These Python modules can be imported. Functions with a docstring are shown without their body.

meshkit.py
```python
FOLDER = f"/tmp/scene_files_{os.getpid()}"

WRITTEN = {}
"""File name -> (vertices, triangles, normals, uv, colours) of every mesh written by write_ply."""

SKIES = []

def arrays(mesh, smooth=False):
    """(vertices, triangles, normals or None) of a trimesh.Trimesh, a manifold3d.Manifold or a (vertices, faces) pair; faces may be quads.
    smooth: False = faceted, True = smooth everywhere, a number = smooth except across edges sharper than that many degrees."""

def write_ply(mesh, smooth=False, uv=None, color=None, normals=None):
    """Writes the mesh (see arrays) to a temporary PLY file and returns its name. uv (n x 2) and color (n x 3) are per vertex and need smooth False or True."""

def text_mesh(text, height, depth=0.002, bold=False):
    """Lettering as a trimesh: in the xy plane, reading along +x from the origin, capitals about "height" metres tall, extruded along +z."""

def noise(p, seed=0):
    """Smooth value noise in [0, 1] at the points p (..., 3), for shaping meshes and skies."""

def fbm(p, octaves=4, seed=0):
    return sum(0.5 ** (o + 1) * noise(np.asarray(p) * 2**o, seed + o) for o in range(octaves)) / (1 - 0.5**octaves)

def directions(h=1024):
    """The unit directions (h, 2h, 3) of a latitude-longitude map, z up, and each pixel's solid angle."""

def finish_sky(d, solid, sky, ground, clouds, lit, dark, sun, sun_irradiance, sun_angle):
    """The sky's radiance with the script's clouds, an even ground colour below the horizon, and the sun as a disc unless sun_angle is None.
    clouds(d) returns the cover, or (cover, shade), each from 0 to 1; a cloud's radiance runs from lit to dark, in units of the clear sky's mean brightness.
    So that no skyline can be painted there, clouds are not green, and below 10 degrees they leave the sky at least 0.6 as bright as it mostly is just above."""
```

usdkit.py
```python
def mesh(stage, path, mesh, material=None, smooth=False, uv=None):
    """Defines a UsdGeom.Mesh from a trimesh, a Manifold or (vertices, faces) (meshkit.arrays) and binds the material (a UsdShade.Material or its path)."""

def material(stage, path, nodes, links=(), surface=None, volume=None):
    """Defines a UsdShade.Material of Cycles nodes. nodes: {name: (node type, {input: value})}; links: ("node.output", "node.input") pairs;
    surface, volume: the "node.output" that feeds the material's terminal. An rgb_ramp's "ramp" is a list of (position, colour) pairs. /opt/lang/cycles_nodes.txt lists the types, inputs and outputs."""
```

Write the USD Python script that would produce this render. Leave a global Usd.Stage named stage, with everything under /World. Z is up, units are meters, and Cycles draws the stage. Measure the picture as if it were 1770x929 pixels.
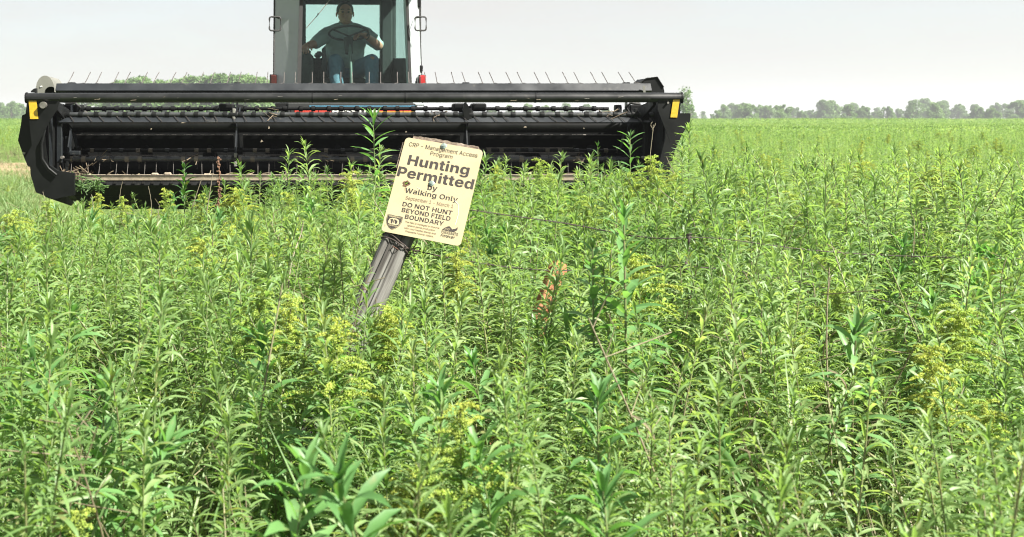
import math, random, glob
import numpy as np, trimesh, manifold3d, shapely
from shapely import affinity
from shapely.geometry import Polygon, Point, box as sbox
from shapely.ops import unary_union
import usdkit, meshkit
from pxr import Usd, UsdGeom, UsdLux, UsdShade, Gf, Sdf, Vt

stage = Usd.Stage.CreateInMemory()
UsdGeom.SetStageUpAxis(stage, 'Z'); UsdGeom.SetStageMetersPerUnit(stage, 1.0)
UsdGeom.Xform.Define(stage, '/World'); UsdGeom.Scope.Define(stage, '/World/Looks')
stage.SetDefaultPrim(stage.GetPrimAtPath('/World'))
rng = np.random.default_rng(7); random.seed(7)
PI = math.pi

# ------------------------------------------------------------------ camera, sky, sun
EYE = 1.35                       # height of the lens above the ground
FPX = 2050.0                     # focal length in photograph pixels
HX, HY = 600.0, 205.0            # the point straight ahead, in photograph pixels
cam = UsdGeom.Camera.Define(stage, '/World/Camera')
cam.AddTranslateOp().Set(Gf.Vec3d(0, 0, EYE)); cam.AddRotateXOp().Set(90.0)
cam.CreateFocalLengthAttr(FPX * 0.03)
cam.CreateHorizontalApertureAttr(1770 * 0.03); cam.CreateVerticalApertureAttr(929 * 0.03)
cam.CreateHorizontalApertureOffsetAttr((885 - HX) * 0.03)
cam.CreateVerticalApertureOffsetAttr((HY - 464.5) * 0.03)
cam.CreateClippingRangeAttr(Gf.Vec2f(0.05, 5000))
cam.CreateExposureAttr(2.12)
cam.CreateFStopAttr(11.0); cam.CreateFocusDistanceAttr(5.2)

SUN = np.array([0.82, -0.50, 0.97]); SUN /= np.linalg.norm(SUN)
sky = UsdLux.DomeLight.Define(stage, '/World/sky')
usdkit.material(stage, '/World/Looks/sky_air', {
    'sky': ('sky_texture', {'sky_type': 'single_scattering', 'sun_disc': False, 'sun_elevation': math.asin(SUN[2]),
                            'sun_rotation': math.atan2(SUN[0], SUN[1]), 'aerosol_density': 1.6, 'air_density': 1.0, 'ozone_density': 1.0}),
    'tc': ('texture_coordinate', {}), 'mp': ('mapping', {'scale': (1, 1, 5.)}),
    'n': ('noise_texture', {'scale': 4.5, 'detail': 6., 'roughness': .58}),
    'r': ('rgb_ramp', {'ramp': [(.32, (.68, .68, .68)), (.68, (1., 1., 1.))]}),
    'veil': ('mix', {'mix_type': 'mix', 'color2': (3.55, 3.56, 3.48)}),      # a thin white overcast over the blue
    'bg': ('background_shader', {'strength': 0.052})},
    [('tc.generated', 'mp.vector'), ('mp.vector', 'n.vector'), ('n.fac', 'r.fac'), ('r.color', 'veil.fac'), ('sky.color', 'veil.color1'), ('veil.color', 'bg.color')], surface='bg.background')
UsdShade.MaterialBindingAPI.Apply(sky.GetPrim()).Bind(UsdShade.Material.Get(stage, '/World/Looks/sky_air'))
sky.GetPrim().SetCustomDataByKey('kind', 'structure')
sun = UsdLux.DistantLight.Define(stage, '/World/sun')
sun.CreateNormalizeAttr(True); sun.CreateIntensityAttr(1.25); sun.CreateAngleAttr(0.6)
sun.CreateColorAttr(Gf.Vec3f(1.0, 0.955, 0.87))
q = Gf.Rotation(Gf.Vec3d(0, 0, 1), Gf.Vec3d(*map(float, SUN)))
sun.AddTransformOp().Set(Gf.Matrix4d().SetRotate(q))

# ------------------------------------------------------------------ helpers
def W(px, py, d):
    """Where the picture point lies at distance d."""
    return np.array([(px - HX) / FPX * d, d, EYE - (py - HY) / FPX * d])

_used = {}
def uniq(path):
    n = _used.get(path, -1) + 1; _used[path] = n
    return path if n == 0 else '%s_%03d' % (path, n)

def meta(p, label=None, cat=None, group=None, kind=None):
    for k, v in (('label', label), ('category', cat), ('group', group), ('kind', kind)):
        if v: p.SetCustomDataByKey(k, v)
    return p

def thing(name, label, cat, loc=(0, 0, 0), group=None, matrix=None, kind=None):
    x = UsdGeom.Xform.Define(stage, uniq('/World/' + name))
    if matrix is not None:
        x.AddTransformOp().Set(Gf.Matrix4d(np.asarray(matrix, float).T.tolist()))
        off = np.zeros(3)
    else:
        x.AddTranslateOp().Set(Gf.Vec3d(*map(float, loc))); off = np.asarray(loc, float)
    p = x.GetPrim(); meta(p, label, cat, group, kind)
    OFF[str(p.GetPath())] = off
    return p
OFF = {}

def part(name, mesh, mat, parent, smooth=False, label=None, kind=None):
    """One mesh of a thing; the vertices are given in the thing's parent space and moved to its base."""
    path = uniq(str(parent.GetPath()) + '/' + name)
    off = OFF[str(parent.GetPath())]; OFF[path] = off
    v, f = arr(mesh)
    m = usdkit.mesh(stage, path, (v - off, f), '/World/Looks/' + mat, smooth)
    meta(m.GetPrim(), label, None, None, kind)
    return m.GetPrim()

def solo(name, mesh, mat, label=None, cat=None, group=None, kind=None, smooth=False):
    m = usdkit.mesh(stage, uniq('/World/' + name), arr(mesh), '/World/Looks/' + mat, smooth)
    return meta(m.GetPrim(), label, cat, group, kind)

def arr(mesh):
    if hasattr(mesh, 'to_mesh'):
        m = mesh.to_mesh(); return np.array(m.vert_properties[:, :3], float), np.array(m.tri_verts)
    if isinstance(mesh, trimesh.Trimesh):
        return np.array(mesh.vertices), np.array(mesh.faces)
    v, f = np.asarray(mesh[0], float), np.asarray(mesh[1], int)
    if f.shape[1] == 4: f = np.vstack([f[:, [0, 1, 2]], f[:, [0, 2, 3]]])
    return v, f

def join(ms):
    V, F, n = [], [], 0
    for m in ms:
        v, f = arr(m); V.append(v); F.append(f + n); n += len(v)
    return np.vstack(V), np.vstack(F)

def xf(mesh, M):
    v, f = arr(mesh); return v @ np.asarray(M)[:3, :3].T + np.asarray(M)[:3, 3], f

def tr(mesh, t):
    v, f = arr(mesh); return v + np.asarray(t, float), f

def rotz(a):
    c, s = math.cos(a), math.sin(a); return np.array([[c, -s, 0, 0], [s, c, 0, 0], [0, 0, 1, 0], [0, 0, 0, 1.0]])

def frame(o, x, y, z):
    M = np.eye(4); M[:3, 0], M[:3, 1], M[:3, 2], M[:3, 3] = x, y, z, o; return M

def tube(pts, r, sides=8, caps=True):
    p = np.asarray(pts, float); n = len(p); r = np.broadcast_to(np.asarray(r, float), (n,))
    t = np.gradient(p, axis=0); t /= np.linalg.norm(t, axis=1, keepdims=True) + 1e-12
    ref = np.array([0, 0, 1.0]) if abs(t[:, 2]).mean() < 0.85 else np.array([1.0, 0, 0])
    a = np.cross(t, ref); a /= np.linalg.norm(a, axis=1, keepdims=True) + 1e-12
    b = np.cross(t, a); g = np.arange(sides) * 2 * PI / sides
    v = p[:, None] + r[:, None, None] * (np.cos(g)[None, :, None] * a[:, None] + np.sin(g)[None, :, None] * b[:, None])
    i, j = np.meshgrid(np.arange(n - 1), np.arange(sides), indexing='ij'); k = (j + 1) % sides
    qd = np.stack([i * sides + j, (i + 1) * sides + j, (i + 1) * sides + k, i * sides + k], -1).reshape(-1, 4)
    f = np.vstack([qd[:, [0, 1, 2]], qd[:, [0, 2, 3]]])[:, ::-1]
    v = v.reshape(-1, 3)
    if caps:
        v = np.vstack([v, p[0], p[-1]]); c0, c1 = n * sides, n * sides + 1
        jj = np.arange(sides); kk = (jj + 1) % sides
        f = np.vstack([f, np.stack([np.full(sides, c0), jj, kk], 1)[:, ::-1], np.stack([np.full(sides, c1), (n - 1) * sides + kk, (n - 1) * sides + jj], 1)[:, ::-1]])
    return v, f

def bevel_box(x0, x1, y0, y1, z0, z1, b=0.004):
    b = min(b, (x1 - x0) * .4, (y1 - y0) * .4, (z1 - z0) * .4)
    pts = []
    for X, sx in ((x0, 1), (x1, -1)):
        for Y, sy in ((y0, 1), (y1, -1)):
            for Z, sz in ((z0, 1), (z1, -1)):
                pts += [(X + sx * b, Y + sy * b, Z), (X + sx * b, Y, Z + sz * b), (X, Y + sy * b, Z + sz * b)]
    return manifold3d.Manifold.hull_points(np.array(pts))

def prism(poly, axis, a, b):
    """A shapely polygon (or points) extruded from a to b along the axis: 'x' -> points are (y, z); 'y' -> (x, z); 'z' -> (x, y)."""
    P = poly if hasattr(poly, 'geom_type') else Polygon(poly)
    out = []
    for g in getattr(P, 'geoms', [P]):
        if g.area < 1e-9: continue
        m = trimesh.creation.extrude_polygon(g, abs(b - a), engine='earcut')
        v = np.array(m.vertices); f = np.array(m.faces); lo = min(a, b)
        if axis == 'z': v = v + [0, 0, lo]
        elif axis == 'y': v = np.stack([v[:, 0], lo + v[:, 2], v[:, 1]], 1); f = f[:, ::-1]
        else: v = np.stack([lo + v[:, 2], v[:, 0], v[:, 1]], 1)
        out.append((v, f))
    return join(out)

def plate_px(pts, d, thick):
    """A flat plate standing across the view at distance d, its outline read off the picture."""
    return prism([tuple(W(x, y, d)[[0, 2]]) for x, y in pts], 'y', d, d + thick)

def ribbon(prof, x0, x1, thick):
    """A folded sheet running along x; prof: (y, z) points."""
    from shapely.geometry import LineString
    return prism(LineString(prof).buffer(thick / 2, cap_style=2, join_style=2), 'x', x0, x1)

def ell(c, r, sub=3):
    m = trimesh.creation.icosphere(sub); return np.array(m.vertices) * r + c, np.array(m.faces)

_fonts = {}
def text_shape(text, weight=400, px=120):
    """The letters' outline, capitals 1 tall, from x = 0, baseline 0."""
    from PIL import Image, ImageDraw, ImageFont
    if weight not in _fonts:
        fnt = ImageFont.truetype(glob.glob('/opt/blender-*/*/datafiles/fonts/Inter.woff2')[0], px)
        try:
            ax = fnt.get_variation_axes()
            fnt.set_variation_by_axes([weight if b'eight' in (a['name'] if isinstance(a['name'], bytes) else a['name'].encode()) else a['default'] for a in ax]); extra = 0
        except Exception:
            extra = 0 if weight < 500 else (3 if weight < 750 else 5)
        _fonts[weight] = (fnt, extra)
    fnt, extra = _fonts[weight]
    x0, y0, x1, y1 = fnt.getbbox(text, anchor='ls', stroke_width=extra)
    im = Image.new('L', (x1 - x0 + 8, y1 - y0 + 8))
    ImageDraw.Draw(im).text((4 - x0, 4 - y0), text, 255, fnt, anchor='ls', stroke_width=extra, stroke_fill=255)
    on = np.pad(np.asarray(im) > 127, ((0, 0), (1, 1))).astype(np.int8)
    rows, st = np.nonzero(np.diff(on, axis=1) == 1); en = np.nonzero(np.diff(on, axis=1) == -1)[1]
    sh = shapely.union_all(shapely.box(st, -rows - 1, en, -rows)).buffer(.7).buffer(-.7).simplify(.8)
    s = 1.0 / (px * 0.727)
    sh = affinity.affine_transform(sh, [s, 0, 0, s, -4 * s, (4 - y0) * s])
    return affinity.translate(sh, -sh.bounds[0], 0)

# ------------------------------------------------------------------ materials
def mat(name, nodes, links, surface='p.BSDF', volume=None):
    usdkit.material(stage, '/World/Looks/' + name, nodes, links, surface, volume)

def plain(name, col, rough=.5, metal=0., var=.12, scale=6., spec=.5, dust=None, bump=0., stretch=None, coat=0.):
    """Base colour with uneven tone, optional dusty patches and fine relief."""
    c = np.array(col, float)
    st = stretch or (1, 1, 1)
    n = {'tc': ('texture_coordinate', {}), 'mp': ('mapping', {'scale': st}),
         'n1': ('noise_texture', {'scale': scale, 'detail': 6., 'roughness': .6}),
         'r1': ('rgb_ramp', {'ramp': [(0.3, tuple(c * (1 - var))), (0.7, tuple(np.minimum(c * (1 + var), 1)))]}),
         'rr': ('map_range', {'from_min': .3, 'from_max': .7, 'to_min': max(rough - .1, .05), 'to_max': min(rough + .12, 1), 'clamp': True}),
         'p': ('principled_bsdf', {'metallic': metal, 'specular_ior_level': spec, 'coat_weight': coat})}
    L = [('tc.object', 'mp.vector'), ('mp.vector', 'n1.vector'), ('n1.fac', 'r1.fac'), ('n1.fac', 'rr.value'), ('rr.result', 'p.roughness')]
    out = 'r1.color'
    if dust:
        n['n2'] = ('noise_texture', {'scale': scale * 2.7, 'detail': 8., 'roughness': .7})
        n['r2'] = ('rgb_ramp', {'ramp': [(dust[1], (0, 0, 0)), (min(dust[1] + .22, 1), (1, 1, 1))]})
        n['mx'] = ('mix', {'mix_type': 'mix', 'color2': dust[0]})
        L += [('mp.vector', 'n2.vector'), ('n2.fac', 'r2.fac'), ('r2.color', 'mx.fac'), (out, 'mx.color1')]; out = 'mx.color'
    if bump:
        n['b'] = ('bump', {'strength': .5, 'distance': bump})
        n['n3'] = ('noise_texture', {'scale': scale * 4, 'detail': 4.})
        L += [('mp.vector', 'n3.vector'), ('n3.fac', 'b.height'), ('b.normal', 'p.normal')]
    L.append((out, 'p.base_color'))
    mat(name, n, L)

def leafy(name, cols, trans=.3, rough=.42, spec=.5, tmul=(1.35, 1.4, .6), scale=9.):
    """Leaf: tone differs from plant to plant and within one; light passes through."""
    k = len(cols)
    ramp = [((i + .5) / k, c) for i, c in enumerate(cols)]
    n = {'oi': ('object_info', {}), 'tc': ('texture_coordinate', {}),
         'nz': ('noise_texture', {'scale': scale, 'detail': 3.}),
         'a': ('math', {'math_type': 'multiply_add', 'value2': .55}),
         'b': ('math', {'math_type': 'multiply_add', 'value2': 1.3, 'value3': -.42}),
         'ln': ('noise_texture', {'scale': .35, 'detail': 3.}), 'lm': ('math', {'math_type': 'multiply_add', 'value2': 1.5, 'value3': -.75}), 'ls': ('math', {'math_type': 'add'}),
         'r': ('rgb_ramp', {'ramp': ramp}),
         'tm': ('mix', {'mix_type': 'multiply', 'fac': 1., 'color2': tmul}),
         'p': ('principled_bsdf', {'roughness': rough, 'specular_ior_level': spec}),
         't': ('translucent_bsdf', {}), 'm': ('mix_closure', {'fac': trans}),
         'sp': ('noise_texture', {'scale': 26., 'detail': 3.}), 'sr': ('rgb_ramp', {'ramp': [(.60, (0, 0, 0)), (.74, (.75, .75, .75))]}), 'sm': ('mix', {'mix_type': 'mix', 'color2': (.21, .19, .075)})}
    L = [('tc.object', 'nz.vector'), ('nz.fac', 'b.value1'), ('oi.random', 'a.value1'), ('oi.location', 'ln.vector'), ('ln.fac', 'lm.value1'), ('lm.value', 'ls.value1'), ('b.value', 'ls.value2'), ('ls.value', 'a.value3'), ('a.value', 'r.fac'),
         ('tc.object', 'sp.vector'), ('sp.fac', 'sr.fac'), ('sr.color', 'sm.fac'), ('r.color', 'sm.color1'),
         ('sm.color', 'p.base_color'), ('sm.color', 'tm.color1'), ('tm.color', 't.color'), ('p.BSDF', 'm.closure1'), ('t.BSDF', 'm.closure2')]
    mat(name, n, L, 'm.closure')

leafy('goldenrod_leaf', [(.098, .178, .054), (.13, .218, .070), (.165, .255, .092), (.215, .295, .12)], trans=.50, tmul=(1.65, 1.65, .85), rough=.46, spec=.42)
leafy('goldenrod_stem', [(.08, .12, .04), (.11, .14, .05), (.115, .105, .055)], trans=.0)
leafy('goldenrod_bud', [(.30, .42, .095), (.37, .46, .10), (.43, .48, .10)], trans=.48, rough=.7)
leafy('broad_leaf', [(.035, .10, .02), (.05, .13, .028), (.065, .15, .035)], trans=.28, rough=.36)
leafy('sunflower_leaf', [(.075, .175, .05), (.10, .215, .065), (.13, .245, .085)], trans=.44, rough=.48, tmul=(1.5, 1.6, .8))
leafy('grass_blade', [(.07, .14, .04), (.10, .18, .055), (.14, .20, .07), (.20, .20, .09)], trans=.3, rough=.5)
leafy('chaff', [(.07, .05, .03), (.13, .10, .065), (.18, .145, .10)], trans=.1, rough=.8)
leafy('dry_grass', [(.11, .09, .05), (.16, .135, .08), (.21, .18, .115)], trans=.2, rough=.7)
leafy('far_leaf', [(.055, .115, .026), (.075, .15, .034), (.095, .175, .042)], trans=.36, rough=.6)
plain('bark', (.10, .08, .06), .9, scale=3., bump=.02)
plain('dry_stem', (.15, .128, .088), .8, scale=20., var=.25)
plain('dock_seed', (.10, .05, .028), .8, scale=40., var=.3)
plain('black_paint', (.0035, .004, .004), .5, scale=5., var=.3, dust=((.026, .025, .021), .64), spec=.17)
plain('tube_paint', (.006, .0065, .0065), .36, scale=5., var=.3, dust=((.04, .038, .034), .6), spec=.45)
plain('black_steel', (.005, .0055, .0055), .5, scale=9., var=.35, dust=((.028, .025, .021), .62), spec=.15)
plain('bat_paint', (.008, .010, .012), .40, scale=4., var=.3, dust=((.06, .058, .05), .6), spec=.5)
plain('bar_grey', (.024, .026, .027), .36, scale=9., var=.35, dust=((.08, .074, .062), .56), spec=.5)
plain('worn_steel', (.17, .16, .145), .5, metal=.7, scale=14., var=.35, dust=((.12, .085, .06), .55))
plain('clamp_steel', (.11, .095, .075), .6, metal=.3, scale=14., var=.35)
plain('tine_steel', (.10, .09, .082), .5, metal=.5, scale=30., var=.3)
plain('tine_dark', (.045, .04, .037), .5, metal=.4, scale=30., var=.3)
plain('rubber', (.02, .02, .02), .8, scale=14., var=.3, dust=((.10, .085, .06), .58))
plain('shield_grey', (.12, .12, .105), .6, scale=6., var=.15, dust=((.16, .14, .11), .58))
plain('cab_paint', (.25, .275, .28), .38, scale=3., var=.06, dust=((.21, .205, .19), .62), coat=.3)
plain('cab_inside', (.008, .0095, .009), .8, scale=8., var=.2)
plain('floor_straw', (.20, .165, .12), .8, scale=18., var=.35, dust=((.05, .04, .03), .52))
plain('decal_red', (.33, .03, .018), .5, scale=10.); plain('decal_blue', (.03, .11, .17), .5, scale=10.)
plain('decal_gold', (.36, .20, .025), .5, scale=10.); plain('decal_white', (.5, .5, .47), .5, scale=10., var=.04)
plain('reflector_yellow', (.40, .245, .012), .4, scale=60., var=.12, spec=.6)
plain('lamp_red', (.26, .008, .008), .3, scale=20., coat=.6); plain('lamp_dark', (.035, .008, .006), .3, scale=20.)
plain('sign_cream', (.325, .28, .17), .42, scale=7., var=.07, dust=((.255, .212, .122), .60), spec=.4)
plain('sign_ink', (.022, .017, .014), .6, scale=9., var=.3, dust=((.07, .055, .038), .62))
plain('sign_ink_thin', (.13, .095, .06), .6, scale=20., var=.15)
plain('bolt_zinc', (.20, .25, .225), .45, metal=.5, scale=80., var=.25)
plain('rust_stain', (.23, .17, .09), .7, scale=60., var=.2)
plain('rust', (.075, .034, .02), .85, scale=60., var=.4, bump=.001)
plain('rusty_wire', (.028, .019, .014), .8, scale=60., var=.4)
plain('skin', (.30, .14, .095), .5, scale=14., var=.12); plain('hair_grey', (.035, .03, .027), .7, scale=60., var=.3)
plain('shirt_cloth', (.20, .23, .225), .85, scale=30., var=.12, bump=.003); plain('jeans', (.07, .115, .16), .85, scale=30., var=.2, bump=.003)
plain('boot', (.07, .04, .025), .6, scale=20.); plain('seat_cloth', (.03, .033, .032), .9, scale=30.)
plain('column_green', (.05, .07, .058), .5, scale=10.)
def woody(name, cols, scale=60., rough=.9):
    mat(name, {'tc': ('texture_coordinate', {}), 'mp': ('mapping', {'scale': (1, 1, .05)}), 'mp2': ('mapping', {'scale': (1, 1, .3)}),
        'n': ('noise_texture', {'scale': scale, 'detail': 8., 'roughness': .65}), 'n2': ('noise_texture', {'scale': 9., 'detail': 5.}),
        'm': ('math', {'math_type': 'multiply_add', 'value2': .62}), 'm2': ('math', {'math_type': 'multiply', 'value2': .38}),
        'r': ('rgb_ramp', {'ramp': list(zip((.3, .42, .52, .62, .74), cols))}),
        'b': ('bump', {'strength': .8, 'distance': .006}), 'p': ('principled_bsdf', {'roughness': rough, 'specular_ior_level': .25})},
        [('tc.object', 'mp.vector'), ('tc.object', 'mp2.vector'), ('mp.vector', 'n.vector'), ('mp2.vector', 'n2.vector'), ('n2.fac', 'm2.value1'), ('m2.value', 'm.value3'),
         ('n.fac', 'm.value1'), ('m.value', 'r.fac'), ('r.color', 'p.base_color'), ('n.fac', 'b.height'), ('b.normal', 'p.normal')])
woody('weathered_wood', [(.012, .010, .009), (.045, .042, .037), (.09, .088, .08), (.13, .13, .119), (.18, .175, .157)])
woody('board_wood', [(.03, .022, .018), (.09, .065, .05), (.15, .12, .095), (.22, .18, .15), (.30, .26, .22)])
woody('orange_wood', [(.05, .02, .012), (.15, .062, .032), (.23, .10, .05), (.27, .135, .075), (.27, .20, .15)])
def glass(name, tint):
    mat(name, {'t': ('transparent_bsdf', {'color': tint}), 'g': ('glossy_bsdf', {'color': (1, 1, 1), 'roughness': .03}), 'f': ('layer_weight', {}),
               'pw': ('math', {'math_type': 'power', 'value2': 5.}), 'f2': ('math', {'math_type': 'multiply_add', 'value2': .7, 'value3': .014}),
               'm': ('mix_closure', {})}, [('f.facing', 'pw.value1'), ('pw.value', 'f2.value1'), ('f2.value', 'm.fac'), ('t.BSDF', 'm.closure1'), ('g.BSDF', 'm.closure2')], 'm.closure')
glass('cab_glass', (.87, .965, .94))
mat('soil', {'g': ('geometry', {}), 'n': ('noise_texture', {'scale': .9, 'detail': 8., 'roughness': .65}), 'n2': ('noise_texture', {'scale': .05, 'detail': 4.}),
             'r': ('rgb_ramp', {'ramp': [(.3, (.055, .075, .022)), (.5, (.08, .12, .03)), (.62, (.11, .14, .045)), (.75, (.17, .15, .075))]}),
             'r2': ('rgb_ramp', {'ramp': [(.35, (.85, .95, .8)), (.65, (1.1, 1.05, 1.1))]}),
             'mu': ('mix', {'mix_type': 'multiply', 'fac': 1.}), 'b': ('bump', {'strength': .8, 'distance': .1}), 'p': ('principled_bsdf', {'roughness': .95, 'specular_ior_level': .1})},
    [('g.position', 'n.vector'), ('g.position', 'n2.vector'), ('n.fac', 'r.fac'), ('n2.fac', 'r2.fac'), ('r.color', 'mu.color1'), ('r2.color', 'mu.color2'), ('mu.color', 'p.base_color'), ('n.fac', 'b.height'), ('b.normal', 'p.normal')])
mat('stubble', {'g': ('geometry', {}), 'n': ('noise_texture', {'scale': 2.2, 'detail': 9., 'roughness': .7}),
             'r': ('rgb_ramp', {'ramp': [(.30, (.10, .11, .045)), (.45, (.20, .155, .09)), (.7, (.27, .21, .135))]}),
             'b': ('bump', {'strength': .9, 'distance': .06}), 'p': ('principled_bsdf', {'roughness': .95, 'specular_ior_level': .1})},
    [('g.position', 'n.vector'), ('n.fac', 'r.fac'), ('r.color', 'p.base_color'), ('n.fac', 'b.height'), ('b.normal', 'p.normal')])

# ------------------------------------------------------------------ ground
def sheet(x0, x1, y0, y1, z, nx=2, ny=2, rough=0.):
    X, Y = np.meshgrid(np.linspace(x0, x1, nx), np.linspace(y0, y1, ny))
    Z = np.full_like(X, z)
    if rough: Z = Z + rough * (meshkit.fbm(np.stack([X * .35, Y * .35, X * 0], -1), 4, 3) - .5)
    i, j = np.meshgrid(np.arange(ny - 1), np.arange(nx - 1), indexing='ij'); a = (i * nx + j).ravel()
    return np.stack([X, Y, Z], -1).reshape(-1, 3), np.stack([a, a + 1, a + nx + 1, a + nx], 1)
solo('ground', sheet(-1200, 1200, -200, 1400, 0), 'soil', kind='structure')
solo('mown_strip', sheet(-22, -3.3, 24, 35, .03, 60, 40, .05), 'stubble', kind='structure', smooth=True)

# ------------------------------------------------------------------ the windrower
CX = .05
wind = thing('windrower', 'black self-propelled windrower with a wide raised reel header and grey glazed cab', 'windrower', (CX, 10, 0))
def wp(name, mesh, m, parent=None, smooth=False, **k): return part(name, mesh, m, parent or wind, smooth, **k)
def zpx(py, d): return EYE - (py - HY) / FPX * d
def xpx(px, d): return (px - HX) / FPX * d

# header: the long tube in front, end plates, back sheet, floor, skids
D0 = 9.2
xl, xr = xpx(46, D0), xpx(1178, D0)
tb = wp('front_tube', tube([(xl, D0, zpx(169.6, D0)), (xr, D0, zpx(169, D0))], .038, 20), 'tube_paint', smooth=40)
for x in (xl, xr): wp('tube_cap', tube([(x - .006, D0, zpx(169.4, D0)), (x + .006, D0, zpx(169.4, D0))], .043, 20), 'black_steel', tb, smooth=40)
for px, py in ((540, 165), (700, 164), (925, 166)):
    wp('weld_seam', tube([(xpx(px, D0) - .006, D0, zpx(169.4, D0)), (xpx(px, D0) + .006, D0, zpx(169.4, D0))], .0395, 20), 'black_steel', tb, smooth=40)
# gusset plates under the tube's ends, each with a flange, reflector and bolts
gl = wp('gusset_plate', plate_px([(47, 173), (103, 173), (99, 190), (88, 206), (64, 252), (55, 252), (50, 206)], 9.17, .010), 'black_paint')
wp('flange', bevel_box(xpx(46, 9.16), xpx(103, 9.16), 9.15, 9.24, zpx(172.2, 9.16), zpx(170.4, 9.16), .002), 'black_steel', gl)
wp('reflector', plate_px([(49.5, 174.5), (63, 174.5), (66, 206), (52, 206)], 9.163, .004), 'reflector_yellow', gl)
wp('bolt_head', tube([(xpx(75, 9.15), 9.13, zpx(182, 9.15)), (xpx(75, 9.15), 9.168, zpx(182, 9.15))], .026, 14), 'worn_steel', gl, smooth=40)
gr = wp('gusset_plate', plate_px([(1178, 171), (1138, 171), (1137, 190), (1158, 245), (1166, 245), (1173, 206)], 9.17, .010), 'black_paint')
wp('flange', bevel_box(xpx(1127, 9.16), xpx(1179, 9.16), 9.15, 9.24, zpx(171.2, 9.16), zpx(169.4, 9.16), .002), 'black_steel', gr)
wp('reflector', plate_px([(1163.5, 172.5), (1175, 172.5), (1170.5, 203.5), (1159, 203)], 9.163, .004), 'reflector_yellow', gr)
wp('bolt_head', tube([(xpx(1155, 9.15), 9.15, zpx(178, 9.15)), (xpx(1155, 9.15), 9.168, zpx(178, 9.15))], .008, 12), 'worn_steel', gr, smooth=40)
# end walls: outer crop divider (bent outwards), inner end sheet
def loft(a, b):
    n = len(a); v = np.vstack([a, b]); f = [(i, (i + 1) % n, n + (i + 1) % n, n + i) for i in range(n)]
    fa = trimesh.creation.triangulate_polygon(Polygon([(p[0], p[2]) for p in a]), engine='earcut')[1]
    fq = np.array(f); ft = np.vstack([fq[:, [0, 1, 2]], fq[:, [0, 2, 3]]])
    return v, np.vstack([ft, fa, fa[:, ::-1] + n])
el = wp('end_divider', plate_px([(47, 173), (44, 197), (38, 200), (36, 216), (31, 243), (41, 271), (48, 288), (52, 289), (53, 303), (62, 333), (83, 341), (94, 345), (106, 342), (128, 338), (128, 300), (100, 296), (84, 285), (78, 250), (76, 215), (74, 185)], 9.30, .05), 'black_paint')
wp('end_sheet', prism([(9.34, zpx(172, 9.3)), (10.7, zpx(190, 10.7)), (10.75, zpx(330, 10.7)), (10.2, zpx(356, 10.2)), (9.34, zpx(341, 9.34))], 'x', xpx(76, 9.3), xpx(76, 9.3) + .008), 'black_steel', el)
wp('curved_rib', tube([W(78, 222, 9.29), W(72, 250, 9.28), W(73, 275, 9.28), W(84, 292, 9.28), W(98, 303, 9.28)], .012, 8), 'black_steel', el, smooth=60)
wp('inner_lip', prism([(9.30, zpx(186, 9.3)), (9.38, zpx(186, 9.3)), (9.38, zpx(290, 9.3)), (9.30, zpx(290, 9.3))], 'x', xpx(85, 9.3), xpx(86.5, 9.3)), 'bat_paint', el)
wp('bolt_head', tube([(xpx(42.5, 9.3), 9.27, zpx(265, 9.3)), (xpx(42.5, 9.3), 9.30, zpx(265, 9.3))], .010, 10), 'worn_steel', el)
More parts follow.
